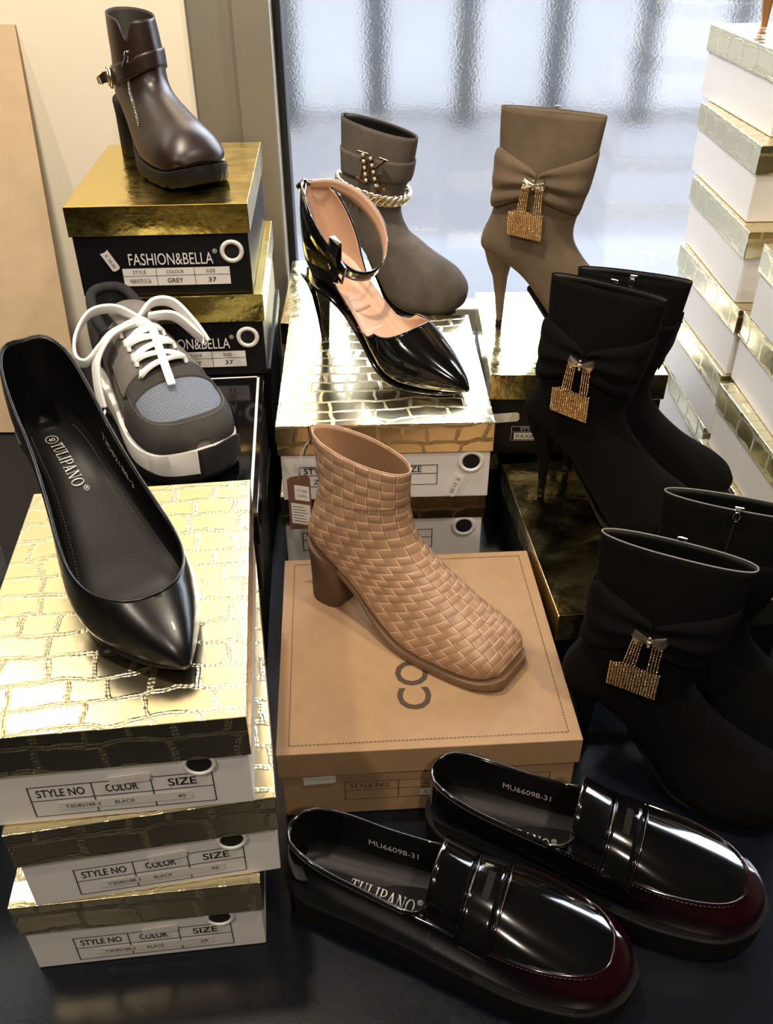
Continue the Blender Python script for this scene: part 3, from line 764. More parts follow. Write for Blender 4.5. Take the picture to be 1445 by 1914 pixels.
M['brown_lining'] = leather('dark_lining', (0.03, 0.025, 0.022), 0.7)
M['black_leather'] = leather('black_smooth_leather', (0.005, 0.005, 0.006), 0.30, 0.05, 0.03)
M['black_insole'] = leather('black_insole_leather', (0.006, 0.0055, 0.0055), 0.45, 0.0, 0.10, 0.3)
M['patent'] = leather('black_patent', (0.004, 0.004, 0.004), 0.12, 1.0, 0.015)
M['patent_bordo'] = leather('dark_burgundy_patent', (0.016, 0.002, 0.004), 0.12, 1.0, 0.015)
M['nude'] = leather('nude_lining', (0.62, 0.40, 0.27), 0.42, 0.0, 0.05)
M['rubber'] = plain('black_rubber_sole', (0.0045, 0.0045, 0.0045), 0.6, bump=0.1, scale=300, Specular_IOR_Level=0.22)
M['weave'] = weave()
M['tan_leather'] = leather('tan_leather_trim', (0.45, 0.27, 0.155), 0.45)
M['stack'] = plain('stacked_brown_heel', (0.13, 0.075, 0.042), 0.6, bump=0.2, scale=200)
M['stack_sole'] = plain('brown_sole_edge', (0.20, 0.115, 0.06), 0.55, bump=0.1, scale=200)
M['gold_metal'] = plain('gold_metal', (0.85, 0.62, 0.32), 0.16, 1.0)
M['pale_metal'] = plain('pale_gold_metal', (0.84, 0.74, 0.58), 0.30, 1.0)
M['silver'] = plain('silver_metal', (0.75, 0.74, 0.70), 0.2, 1.0)
M['stone'] = plain('clear_rhinestone', (0.9, 0.88, 0.84), 0.08, 0.6)
M['amber_stone'] = plain('amber_rhinestone', (0.92, 0.68, 0.36), 0.16, 1.0)
M['thread'] = plain('grey_thread', (0.25, 0.24, 0.22), 0.8)
M['pale_piping'] = plain('pale_edge_thread', (0.20, 0.20, 0.19), 0.7)

# ------------------------------------------------------------------ suede boots with bow and tassel
BOW = dict(
    F=[(.135, .287), (.131, .255), (.126, .22), (.119, .19), (.112, .165), (.109, .146), (.113, .13), (.126, .112), (.143, .097), (.162, .084), (.183, .074), (.204, .064), (.223, .050), (.233, .034)],
    B=[(0, .287), (.001, .255), (.003, .22), (.003, .185), (-.003, .155), (-.014, .128), (-.012, .108), (.02, .097), (.055, .078), (.092, .042), (.125, .012), (.165, .005), (.205, .008), (.227, .020)],
    w=[.013, .020, .026, .030, .031, .031, .031, .031, .032, .036, .041, .042, .034, .015])
NB = [2.1] * 6 + [2.3, 2.7, 3.2, 3.6, 4, 4, 3.5, 2.6]
def boot_shell(t, L, mat, lining, rim=True, piping=None, N=52, J=48):
    up = L.patch('upper', mat, t, lin(0, 1, N), -PI, PI, J, 0.0, thick=0.0022, inner=lining, merge=1e-5, cap=True)
    mb = MB(); mb.tube([L.at(0.0, 2 * PI * k / 64, -0.0008) + Vector((0, 0, 0.0002)) for k in range(64)], 0.0008, 6, closed=True)
    mb.build('rim_binding', piping or mat, t)
    return up
def stiletto(t, mat, seat_z, x0=0.018, tipz=0.0, tip_mat=None, top=(0.026, 0.024), tip=(0.0055, 0.0055), xt=0.018):
    z = seat_z
    rg = [(z + .012, z - .004, .014, top[0], top[1]), (z * .86, z * .80, .014, top[0] * .72, top[1] * .72), (z * .66, z * .62, .0155, top[0] * .44, top[1] * .44), (z * .40, z * .39, .017, top[0] * .31, top[1] * .30), (z * .12, z * .12, xt, tip[0] * 1.1, tip[1] * 1.1), (.006, .006, xt, tip[0], tip[1])]
    h = heel_loft('heel', mat, t, rg)
    mb = MB(); mb.tube([(xt - .001, 0, 0.0003), (xt - .001, 0, 0.006)], tip[0] * 0.98, 14); mb.build('heel_tip', tip_mat or M['rubber'], h)
    return h
def make_bow_boot(label, mat, lining, clasp, bead_mat, piping=None, stone=None):
    t = thing('ankle_boot', label, 'boot')
    L = Loft(BOW['F'], BOW['B'], BOW['w'], [2.6, 2.4, 2.2] + [2.1] * 11, NB, [0] * 8 + [.05, .12, .16, .18, .15, .1])
    boot_shell(t, L, mat, lining, piping=piping)
    stiletto(t, mat, 0.106, tip=(0.0048, 0.0048))
    slab('sole', M['rubber'], t, [.06, .09, .12, .165, .20, .218], [.066, .037, .0085, .004, .006, .011], [.003, .003, .005, .004, .003, .003], [.016, .026, .033, .036, .028, .012])
    side = -PI / 2
    # ankle band all the way round, widening to the near side bow
    ss = lin(L.s_of_z(.218, side), L.s_of_z(.150, side), 12)
    L.patch('wrap_band', mat, t, lin(L.s_of_z(.236, PI * .5), L.s_of_z(.178, PI * .5), 10), -0.12, PI * 1.02, 24, 0.0016, thick=0.0012)
    def lobe(tend, hh0, hh1, puff, up0):
        V, f = [], []; A, B_ = 24, 14; sc = L.s_of_z(.207, side); per = 1 / (13 * .0315)
        for i in range(A + 1):
            a = i / A; tt = side + (tend - side) * a; hh = (hh0 + (hh1 - hh0) * a ** 0.65) * (1 - .38 * max(0, (a - .72) / .28) ** 2 if up0 else 1)
            for j in range(B_ + 1):
                v = 2 * j / B_ - 1
                off = 0.0025 + puff * math.sin(PI * min(1, a * 0.92 + .06)) * (1 - v * v) ** 0.7 + 0.0022 * (1 - a) ** 0.6 * math.cos(2.6 * PI * v) * (1 if a > .04 else 0) + up0 * a * a
                fold = 0.004 * math.exp(-((v + 0.15 + 0.25 * a) / 0.12) ** 2) * (1 - a * 0.8)
                V.append(L.at(sc + (-v * hh + 0.004 * a) * per, tt, max(0.0012, off - fold)))
        for i in range(A):
            for j in range(B_):
                q = i * (B_ + 1) + j; f.append((q, q + 1, q + B_ + 2, q + B_ + 1))
        if tend > side: f = [tuple(reversed(x)) for x in f]
        o = obj('bow_loop', V, f, mat, t, fixn=False)
        m = o.modifiers.new('thickness', 'SOLIDIFY'); m.thickness = 0.0016; m.offset = -1
        m = o.modifiers.new('smooth', 'SUBSURF'); m.levels = m.render_levels = 1
    lobe(-0.06, .010, .043, .008, 0.0); lobe(-PI * .93, .010, .041, .009, .004)
    # tassel hanging from a little metal bow
    o = L.at(L.s_of_z(.207, side), side, 0.0085)
    Mx = Matrix(((1, 0, 0, o.x), (0, 0, -1, o.y), (0, 1, 0, o.z), (0, 0, 0, 1)))
    tas = bpy.data.objects.new('tassel', None)
    mb = MB()
    for sx in (-1, 1):
        k = [(0.001 * sx, .0018), (.014 * sx, .0085), (.0165 * sx, .001), (.013 * sx, -.0065), (.001 * sx, -.0018)]
        n = len(k)
        v = [Mx @ Vector((x, y, 0)) for x, y in k] + [Mx @ Vector((x * .93, y * .9, .0022)) for x, y in k] + [Mx @ Vector((.008 * sx, 0.0006, .0042))]
        mb.add(v, [(i, (i + 1) % n, n + (i + 1) % n, n + i) for i in range(n)] + [(n + i, n + (i + 1) % n, 2 * n) for i in range(n)])
    mb.sphere(Mx @ Vector((0, 0, .003)), .0026, 8, 6); mb.sphere(Mx @ Vector((0, .005, .0025)), .0016, 8, 6); mb.sphere(Mx @ Vector((0, -.005, .0025)), .0016, 8, 6)
    clp = mb.build('metal_bow', clasp, t, smooth=False)
    if stone:
        mb = MB()
        for sx in (-1, 1):
            for x, y in ((.006, .002), (.010, .003), (.013, .004), (.008, -.002), (.012, -.001), (.013, -.004)): mb.sphere(Mx @ Vector((x * sx, y, .0038)), .0013, 6, 4)
        mb.build('rhinestones', stone, clp)
    rnd = random.Random(5)
    def strand(x0, x1, z0, z1):
        mb = MB(); n = max(3, int((z0 - z1) / .0022))
        for i in range(n + 1):
            a = i / n; mb.sphere(Mx @ Vector((x0 + (x1 - x0) * a, z0 + (z1 - z0) * a, .0018 + .0006 * math.sin(i * 2.1))), .00105, 5, 3, (1, 1, 1.25))
        return mb
    for i in range(5): strand(-.0145 + i * .0022, -.018 + i * .0026, -.004, -.033).build('chain_strand', bead_mat, clp)
    for i in range(4): strand(.0045 + i * .0026, .004 + i * .0028, -.004, -.033).build('chain_strand', bead_mat, clp)
    mb = MB()
    for r in range(14):
        for c in range(18):
            x = -.029 + c * .0026 - (13 - r) * 0 + rnd.uniform(-.0002, .0002); z = -.033 - r * .00235
            if r < 2 and c < 3 - r: continue
            mb.sphere(Mx @ Vector((x, z - .0035 * c / 18, .0022 + rnd.uniform(-.0004, .0004))), .00122, 5, 3)
    mb.cur = 1; mb.add([Mx @ Vector(p) for p in ((-.030, -.036, .0012), (.016, -.038, .0012), (.016, -.069, .0012), (-.030, -.066, .0012))], [(0, 1, 2, 3)])
    mb.build('rhinestone_panel', [bead_mat, M['gold_metal']], clp)
    # side zip at the far (inner) side
    sz = lin(0.0, L.s_of_z(.12, PI / 2), 30)
    mb = MB(); mb.tube([L.at(u, PI / 2, 0.0004) for u in sz], 0.0013, 6); zp = mb.build('zip', M['lining_black'] if mat is not M['suede_taupe'] else lining, t)
    mb = MB(); c = L.at(0.0, PI / 2, 0.001); mb.box((c.x, c.y, c.z - .001), (.006, .004, .006)); mb.box((c.x + .001, c.y - .001, c.z + .0028), (.008, .002, .0025)); mb.tube([(c.x + .003 * math.cos(a), c.y + .004, c.z - .004 + .005 * math.sin(a)) for a in lin(0, 2 * PI, 13)[:-1]], .0008, 5, closed=True)
    mb.build('zip_slider', M['silver'], zp, smooth=False, bevel=0.0005)
    bpy.data.objects.remove(tas)
    return t
def put(t, x, y, z, yaw): t.location = (x, y, z + 0.0006); t.rotation_euler = (0, 0, R(yaw)); return t
gB = 'black suede bow boots'
taupe = put(make_bow_boot('taupe suede stiletto ankle boot with side bow and gold rhinestone tassel, by the window', M['suede_taupe'], M['lining_taupe'], M['pale_metal'], M['amber_stone'], stone=M['stone']), 0.146, 1.208, 0.236, -28)
bk = put(make_bow_boot('black suede boot with gold tassel, front one of the pair on the scratched gold box', M['suede_black'], M['lining_black'], M['pale_metal'], M['amber_stone']), 0.186, 0.972, 0.111, -36)
bk['group'] = gB
b2 = put(dup_tree(bk, None, True), 0.225, 1.020, 0.111, -22); b2.scale = (.96,) * 3; b2['label'] = 'black suede stiletto boot standing behind its mate on the scratched gold box'
b3 = put(dup_tree(bk), 0.192, 0.645, 0, -25); b3['label'] = 'black suede stiletto boot with gold tassel standing directly on the black table'
b4 = put(dup_tree(bk, None, True), 0.264, 0.708, 0, -20); b4['label'] = 'black suede boot with visible side zip, on the table at the right edge'
for q in (b3, b4):
    for ch in [c for c in COL.objects if c.parent == q and c.name.startswith('rim_binding')]:
        ch.data = ch.data.copy(); ch.data.materials[0] = M['pale_piping']

# ------------------------------------------------------------------ grey bootie with chain and emblem
def make_grey_bootie():
    t = thing('ankle_boot', 'grey suede platform bootie with gold curb chain and letter emblem, beside the window', 'boot')
    F = [(x, z - .022 if z > .2 else z - .012 if z > .15 else z) for x, z in BOW['F']]
    B = [(x, z - .022 if z > .2 else z - .012 if z > .15 else z) for x, z in BOW['B']]
    F[0], F[1], F[2] = (.145, .252), (.139, .228), (.131, .198)
    F = F[:8] + [(.146, .104), (.168, .096), (.191, .089), (.213, .080), (.230, .063), (.237, .045)]
    w = [.022, .027, .030, .032, .032, .032, .032, .032, .034, .038, .043, .044, .037, .018]
    L = Loft(F, B, w, 2.2, NB, [0] * 8 + [.05, .12, .12, .12, .1, .1])
    boot_shell(t, L, M['suede_grey'], M['lining_black'])
    stiletto(t, M['suede_grey'], 0.106, top=(.03, .027), tip=(.012, .012))
    slab('sole', M['rubber'], t, [.06, .09, .12, .165, .20, .218], [.066, .037, .0085, .004, .006, .011], [.003, .003, .005, .004, .003, .003], [.016, .026, .033, .036, .028, .012])
    side = -PI / 2; z0 = .205
    bd = L.patch('strap_band', M['suede_grey'], t, lin(L.s_of_z(z0 + .016, side), L.s_of_z(z0 - .016, side), 8), -PI, PI, 48, 0.0022, thick=0.002, merge=1e-5)
    o = L.at(L.s_of_z(z0, side), side + .40, 0.004)
    Mx = Matrix(((1, 0, 0, o.x - .006), (0, 0, -1, o.y - .002), (0, 1, 0, o.z + .001), (0, 0, 0, 1)))
    mb = MB()
    def bar(a, b, w_, h=.003):
        w_ *= 1.2; a, b = Vector((*a, 0)) * 1.25, Vector((*b, 0)) * 1.25; d = (b - a).normalized(); n = Vector((-d.y, d.x, 0)) * w_ / 2
        mb.prism([((a + n).x, (a + n).y), ((a - n).x, (a - n).y), ((b - n).x, (b - n).y), ((b + n).x, (b + n).y)], Mx @ Matrix.Translation((0, 0, .001)), h)
    for a, b, w_ in (((-.012, .018), (-.008, -.014), .0052), ((.000, .016), (.008, -.017), .0052), ((.022, .015), (.003, .001), .0028), ((-.012, .018), (-.018, -.012), .002), ((-.021, .0185), (-.004, .0175), .0024), ((-.024, -.012), (-.010, -.014), .0030), ((.004, -.0185), (.019, -.0175), .0030), ((.013, .0165), (.026, .015), .0024), ((-.007, -.012), (.000, .015), .0022)): bar(a, b, w_)
    em = mb.build('letter_emblem', M['gold_metal'], bd, smooth=False, bevel=.0005)
    # curb chain
    mb = MB(); n = 30; zc = .168
    for i in range(n):
        tt = -PI + 2 * PI * (i + .5) / n; tn = -PI + 2 * PI * (i + 1.1) / n
        sag = 0.006 * math.cos(tt * 1.0)
        u = L.s_of_z(zc - sag, tt); p = L.at(u, tt, 0.0042); q = L.at(u, tn, 0.0042); nr = L.nrm(u, tt)
        T = (q - p).normalized(); T = (T - nr * T.dot(nr)).normalized(); W = nr.cross(T)
        d1 = (T * .86 + W * .45).normalized(); d2 = (W * .75 - T * .35 + nr * .55).normalized()
        mb.tube([p + d1 * .0112 * math.cos(a) + d2 * .0082 * math.sin(a) for a in lin(0, 2 * PI, 17)[:-1]], .0026, 7, closed=True)
    mb.build('curb_chain', M['pale_metal'], t)
    mb = MB()
    for (a, b) in (((-.012, .016), (-.008, -.012)), ((.000, .014), (.008, -.015))):
        for i in range(5):
            f_ = i / 4; mb.sphere(Mx @ Vector(((a[0] + (b[0] - a[0]) * f_) * 1.25, (a[1] + (b[1] - a[1]) * f_) * 1.25, .0042)), .0026, 8, 5)
    mb.build('emblem_rhinestones', M['stone'], bd)
    mb = MB(); mb.tube([L.at(u, PI / 2, 0.0004) for u in lin(0, .3, 24)], 0.0014, 6); mb.build('zip', M['lining_black'], t)
    return t
put(make_grey_bootie(), -0.062, 1.438, 0.2, -42)
# ------------------------------------------------------------------ tan woven ankle boot
def make_woven_boot():
    t = thing('woven_ankle_boot', 'tan woven leather ankle boot with block heel on the kraft box', 'boot')
    F = [(.121, .198), (.119, .174), (.118, .153), (.123, .133), (.133, .116), (.147, .101), (.166, .087), (.187, .074), (.209, .061), (.229, .050), (.244, .039), (.251, .027)]
    B = [(0.0, .208), (.006, .175), (.008, .142), (-.003, .105), (-.007, .080), (.02, .066), (.06, .050), (.10, .024), (.138, .0095), (.19, .008), (.228, .009), (.246, .014)]
    w = [.023, .026, .029, .032, .033, .034, .036, .040, .043, .042, .035, .022]
    L = Loft(F, B, w, [2.0, 2.1, 2.1, 2.1, 2.1, 2.2, 2.3, 2.4, 2.5, 2.6, 2.8, 3.0], [2.0, 2.1, 2.1, 2.2, 2.4, 2.8, 3.2, 3.6, 4, 4, 4, 3.2], [0] * 5 + [.04, .1, .14, .16, .14, .1, .05])
    boot_shell(t, L, M['weave'], M['lining_tan'], piping=M['tan_leather'], N=60)
    # back strip with zip and sewn seam
    L.patch('back_strip', M['tan_leather'], t, lin(0.0, L.s_of_z(.082, PI), 24), PI - .16, PI + .16, 6, 0.0012, thick=0.0012)
    mb = MB(); mb.tube([L.at(u, PI, 0.0022) for u in lin(0.004, L.s_of_z(.10, PI), 24)], 0.0016, 6); zp = mb.build('zip', M['lining_tan'], t)
    c = L.at(0.004, PI, .004); mb = MB(); mb.box((c.x, c.y, c.z - .002), (.003, .006, .008)); mb.box((c.x - .002, c.y, c.z - .014), (.0015, .005, .016)); mb.build('zip_slider', M['gold_metal'], zp, smooth=False, bevel=.0006)
    mb = stitches(L, [(L.s_of_z(.150 + .012 * math.cos(a), a), a) for a in lin(-PI * .9, PI * .9, 90)], .0005, .0008); mb.build('stitching', M['stack'], t)
    slab('sole', M['stack_sole'], t, [.045, .075, .10, .138, .19, .228, .247, .254], [.056, .042, .025, .0105, .009, .010, .014, .0155], [.005, .006, .007, .0095, .009, .009, .011, .012], [.026, .031, .037, .0445, .045, .0405, .031, .021], N=44, edge=.0008)
    rg = [(.078, .056, .020, .0265, .0285), (.055, .042, .021, .0255, .0275), (.02, .02, .0215, .025, .027), (0.0, 0.0, .0215, .025, .027)]
    heel_loft('heel', M['stack'], t, rg, 28, .85)
    return t, L
wb, wbL = make_woven_boot()
put(wb, -0.074, 0.797, 0.0984, -37)
# card tag hanging from its zip
tg = thing('swing_tag', 'small brown card tag hanging behind the tan woven boot', 'tag', (-0.093, 0.795, 0.175), R(-14))
mb = MB(); mb.prism([(-.013, 0), (.013, 0.006), (.013, .072), (.009, .076), (-.009, .070), (-.013, .066)], Matrix(((1, 0, 0, 0), (0, 0, -1, 0), (0, 1, 0, 0), (0, 0, 0, 1))), .0006)
cd_ = mb.build('card', plain('brown_tag_card', (0.17, 0.085, 0.05), .6), tg, smooth=False)
Mt = Matrix(((1, 0, 0, 0), (0, 0, -1, -.0009), (0, 1, 0, 0), (0, 0, 0, 1)))
p = Print(); p.rect(-.005, .042, .0115, .061); st_ = p.build('size_sticker', M['label_paper'], cd_, Mt)
p = Print(); p.text('CT1008', .0032, .0545, .011, .003); p.text('CAMEL', .0032, .048, .011, .003); p.build('sticker_print', M['ink'], cd_, Mt @ Matrix.Translation((0, 0, .0002)))
p = Print(); p.rect(-.010, .010, .0115, .037); p.build('care_sticker', M['tape'], cd_, Mt)
p = Print()
for i in range(6): p.rect(-.008, .0135 + i * .0038, .0085 - (i % 3) * .002, .0143 + i * .0038)
p.build('care_print', M['ink'], cd_, Mt @ Matrix.Translation((0, 0, .0002)))
mb = MB(); zpos = Vector((0.019, 0.012, .122)); mb.tube([(.001, -.001, .070), (.004, -.002, .09), (.010, .0, .112), zpos, (.006, .002, .105), (.0, .0, .085), (.001, .001, .070)], .00035, 5); mb.build('string', M['tape'], tg)

# ------------------------------------------------------------------ brown buckled ankle boot
def make_buckle_boot():
    t = thing('buckle_boot', 'dark brown leather ankle boot with buckle strap and zip on the gold box', 'boot')
    F = [(.098, .205), (.102, .182), (.106, .158), (.112, .142), (.125, .128), (.143, .118), (.163, .110), (.184, .103), (.206, .096), (.226, .085), (.243, .068), (.250, .053)]
    B = [(0.0, .212), (.004, .182), (.006, .155), (-.004, .125), (-.007, .102), (.02, .088), (.06, .070), (.10, .047), (.14, .035), (.19, .033), (.225, .035), (.244, .043)]
    F = [(x, z - .014 + (.012 if z > .15 else 0)) for x, z in F]; B = [(x, z - .014 + (.012 if z > .15 else 0)) for x, z in B]
    w = [.031, .033, .034, .034, .034, .035, .039, .044, .048, .048, .041, .024]
    L = Loft(F, B, w, 2.1, [2.0, 2.1, 2.1, 2.2, 2.4, 2.8, 3.2, 3.6, 4, 4, 4, 3.2], [0] * 5 + [.04, .1, .14, .16, .14, .1, .05])
    L0 = L.at; tz = -.80
    def at(u, a, off=0.0):
        if u < .22:
            d = (a - tz + PI) % (2 * PI) - PI
            u = u + .10 * math.exp(-(d / .24) ** 2) * (1 - u / .22) ** 1.0
        return Loft.at(L, u, a, off)
    L.at = at
    boot_shell(t, L, M['brown_leather'], M['brown_lining'], N=60, J=72)
    # zip: tape, teeth and puller
    za, zb_ = .10, .60
    tq = lambda u: tz - .62 * max(0, (u - za) / (zb_ - za)) ** 1.2
    L.patch('zip', M['lining_black'], t, lin(za - .01, zb_, 30), lambda u: tq(u) - .06, lambda u: tq(u) + .06, 3, .0006, thick=.0008)
    mb = MB()
    for u in lin(za, zb_, 40):
        for q in (-.022, .022): mb.sphere(L.at(u, tq(u) + q, .0013), .0011, 5, 3)
    zp = mb.build('zip_teeth', M['silver'], t)
    a = L.at(za, tz, .003); b = L.at(za + .12, tz - .14, .007)
    mb = MB(); d = (b - a); mb.ribbon([a, a + d * .25], Vector((0, 1, 0)), .006, .003); mb.ribbon([a + d * .2, a + d * .5, b], Vector((0, 1, 0)), [.0045, .004, .007], .0016); mb.build('zip_puller', M['silver'], zp, smooth=False, bevel=.0005)
    # strap and buckle
    def sz(a): return L.s_of_z(.134 + .020 * math.cos(a - .4), a)
    V, f = [], []; n, J = 6, 60
    for i in range(n + 1):
        for j in range(J + 1):
            aa = -PI * .62 + (PI * 1.62 + .3) * j / J; V.append(L.at(sz(aa) + (i / n - .5) * .078, aa, .0028))
    for i in range(n):
        for j in range(J): q = i * (J + 1) + j; f.append((q, q + J + 1, q + J + 2, q + 1))
    sp = obj('strap', V, f, M['brown_leather'], t, fixn=False); m = sp.modifiers.new('thickness', 'SOLIDIFY'); m.thickness = .0028; m.offset = -1
    ba = -PI * .60; p0 = L.at(sz(ba), ba, .004); nr = L.nrm(sz(ba), ba); nr = Vector((nr.x, nr.y, 0)).normalized(); T = Vector((-nr.y, nr.x, 0)); Z = Vector((0, 0, 1))
    mb = MB(); fr = [p0 + T * x + Z * z + nr * .002 for x, z in ((-.009, -.013), (.009, -.013), (.011, 0), (.009, .013), (-.009, .013), (-.011, 0))]
    mb.tube(fr, .0026, 8, closed=True); mb.tube([p0 + Z * -.012 + nr * .004, p0 + Z * .012 + nr * .004], .0016, 6)
    mb.build('buckle', M['pale_metal'], sp)
    mb = MB(); e = p0 - T * .004; mb.ribbon([e, e - T * .014 + nr * .006 - Z * .003, e - T * .024 + nr * .012 - Z * .008], Z, [.016, .016, .012], .0026); mb.build('strap_end', M['brown_leather'], sp, smooth=False, bevel=.0006)
    mb = MB(); mb.ribbon([e - T * .023 + nr * .0115 - Z * .0075, e - T * .031 + nr * .015 - Z * .011], Z, [.015, .009], .0034); mb.build('strap_end_cap', M['pale_metal'], sp, smooth=False, bevel=.0005)
    slab('sole', M['rubber'], t, [.05, .075, .10, .14, .19, .225, .247, .258], [.066, .052, .036, .024, .022, .024, .030, .034], [.014, .018, .022, .024, .022, .022, .024, .022], [.028, .034, .042, .052, .053, .048, .034, .014], N=56, lug=4, edge=.0006)
    rg = [(.090, .064, .016, .030, .033), (.068, .050, .017, .029, .032), (.03, .03, .018, .029, .032), (0, 0, .018, .029, .032)]
    heel_loft('heel', M['rubber'], t, rg, 28, .85)
    return t
mo = put(make_buckle_boot(), -0.338, 1.306, 0.449, -57); mo.scale = (.88, .88, .82)

# ------------------------------------------------------------------ open shoes
def bottom_fn(L, off=-.004):
    def g(x, y):
        u = L.s_of_x(x); q = u * (L.N - 1); w, n = cr(L.w, q), cr(L.nb, q)
        d = math.asin(min(1, (abs(y) / w) ** (n / 2))) * (1 if y >= 0 else -1)
        return L.at(u, PI - d, off)
    return g
def open_rows(L, xa, xb, n, tight=None):
    xs = lin(xa, xb, n)
    if tight: xs = sorted(set(xs + tight))
    return [L.s_of_x(x) for x in xs]
PUMP = dict(
    X=[0, .004, .014, .030, .055, .085, .115, .140, .160, .185, .210, .232, .248, .256],
    zb=[.102, .094, .089, .087, .083, .069, .044, .021, .009, .004, .004, .005, .007, .009],
    fx=[.010, .012, .019, .033, .056, .085, .115, .140, .160, .185, .210, .232, .248, .256],
    fz=[.182, .186, .187, .184, .170, .147, .121, .099, .084, .067, .051, .037, .025, .015],
    w=[0, .014, .0235, .029, .031, .032, .0365, .042, .0445, .042, .033, .021, .010, .003])
def make_pump(label, mat, lining, insole, cat='shoe', name='high_heel_pump', prints=True, heel=None):
    t = thing(name, label, cat); P = PUMP
    L = Loft(list(zip(P['fx'], P['fz'])), list(zip(P['X'], P['zb'])), P['w'], 2.5, [2.4, 2.4, 2.6, 2.8, 3, 3.2, 3.4, 3.6, 3.8, 4, 4, 3.6, 3, 2.4], [0, 0, 0, 0, .03, .06, .1, .14, .16, .14, .1, .05, 0, 0])
    base = [48, 50, 54, 62, 74, 80, 83, 82, 80, 80, 80, 80, 80, 80]; xt, xs0 = .213, .140
    def t0(u):
        b = R(cr(base, u * (L.N - 1))); x = L.at(u, PI).x
        if x <= xs0: return b
        return b * math.sqrt(max(0, 1 - ((x - xs0) / (xt - xs0)) ** 2.6)) if x < xt else 0.0
    ss = [0, .02, .05, .09, .13, .17] + open_rows(L, .02, xt, 30, [xt - .0003, xt - .001, xt - .0025, xt - .004]) + lin(L.s_of_x(xt + .003), 1, 26)
    ss = sorted(ss)
    L.patch('upper', mat, t, ss, t0, lambda u: 2 * PI - t0(u), 48, 0.0, thick=.0018, inner=lining, merge=1e-5, cap=True)
    mb = MB(); a = [L.at(u, t0(u), .0001) for u in ss if t0(u) > 0]; b = [L.at(u, -t0(u), .0001) for u in ss if t0(u) > 0]
    mb.tube(thin(a[::-1][:-1] + b[1:]), .0011, 6, closed=True); mb.build('topline_binding', mat, t)
    g = bottom_fn(L); V, f = [], []; n, J = 34, 10
    for i in range(n + 1):
        x = .006 + .222 * i / n; u = L.s_of_x(x); w = cr(L.w, u * (L.N - 1)) * .86
        for j in range(J + 1):
            q = 2 * j / J - 1; p = g(x, q * w); V.append(p + Vector((0, 0, .0012 * q * q)))
    for i in range(n):
        for j in range(J): k = i * (J + 1) + j; f.append((k, k + J + 1, k + J + 2, k + 1))
    ins = obj('insole', V, f, insole, t, fixn=False)
    slab('sole', M['rubber'], t, [.06, .085, .115, .14, .16, .185, .21, .232, .25], [.079, .067, .043, .0205, .009, .004, .004, .005, .0075], [.003, .003, .003, .003, .0035, .004, .0035, .003, .002], [.02, .026, .032, .038, .041, .039, .030, .018, .004])
    rg = [(.102, .082, .018, .027, .0265), (.085, .078, .019, .020, .020), (.062, .058, .021, .012, .0125), (.035, .034, .023, .0085, .0085), (.007, .007, .024, .006, .006), (.0, .0, .024, .006, .006)]
    h = heel_loft('heel', heel or mat, t, rg)
    if prints:
        g2 = bottom_fn(L, -.0052)
        p = Print(); p.serif('TULIPANO', .061, -.002, .043, .0098); p.text('®', .0855, .002, .0042)
        p.text('40', .0325, -.003, .0056, .0046, rot=R(90)); p.ring(.0325, -.003, .0056, .0006)
        p.build('brand_print', M['silver_ink'], ins, fn=lambda q: g2(q.x, q.y))
        p = Print(); p.text('T3D82188-3', 0, 0, .040, .0042)
        def sidefn(q):
            x = .088 + q.x; u = L.s_of_x(x); return L.at(u, R(104) - q.y / .03, -.0026)
        p.build('size_print', M['silver_ink'], ins, fn=sidefn)
        for sg in (-1, 1):
            mb = MB(); pts = [g2(.03 + .155 * i / 80, sg * cr(L.w, L.s_of_x(.03 + .155 * i / 80) * (L.N - 1)) * .74) for i in range(81)]
            for q0, q1 in zip(pts[:-1], pts[1:]): mb.tube([q0, q0.lerp(q1, .55)], .0003, 4)
            mb.build('stitching', M['ink_grey'], ins)
    return t
pump = put(make_pump('black leather pointed pump standing on the front left gold stack', M['black_leather'], M['black_insole'], M['black_insole']), -0.292, 0.667, 0.2968, -54.5)
bz = put(make_pump('bronze stiletto heel standing on the top right box, cut by the photo edge', M['gold_metal'], M['nude'], M['nude'], name='bronze_heel_shoe', prints=False, heel=plain('bronze_heel', (0.42, 0.22, 0.10), .3, .7)), 0.511, 1.433, 0.5775, -8)

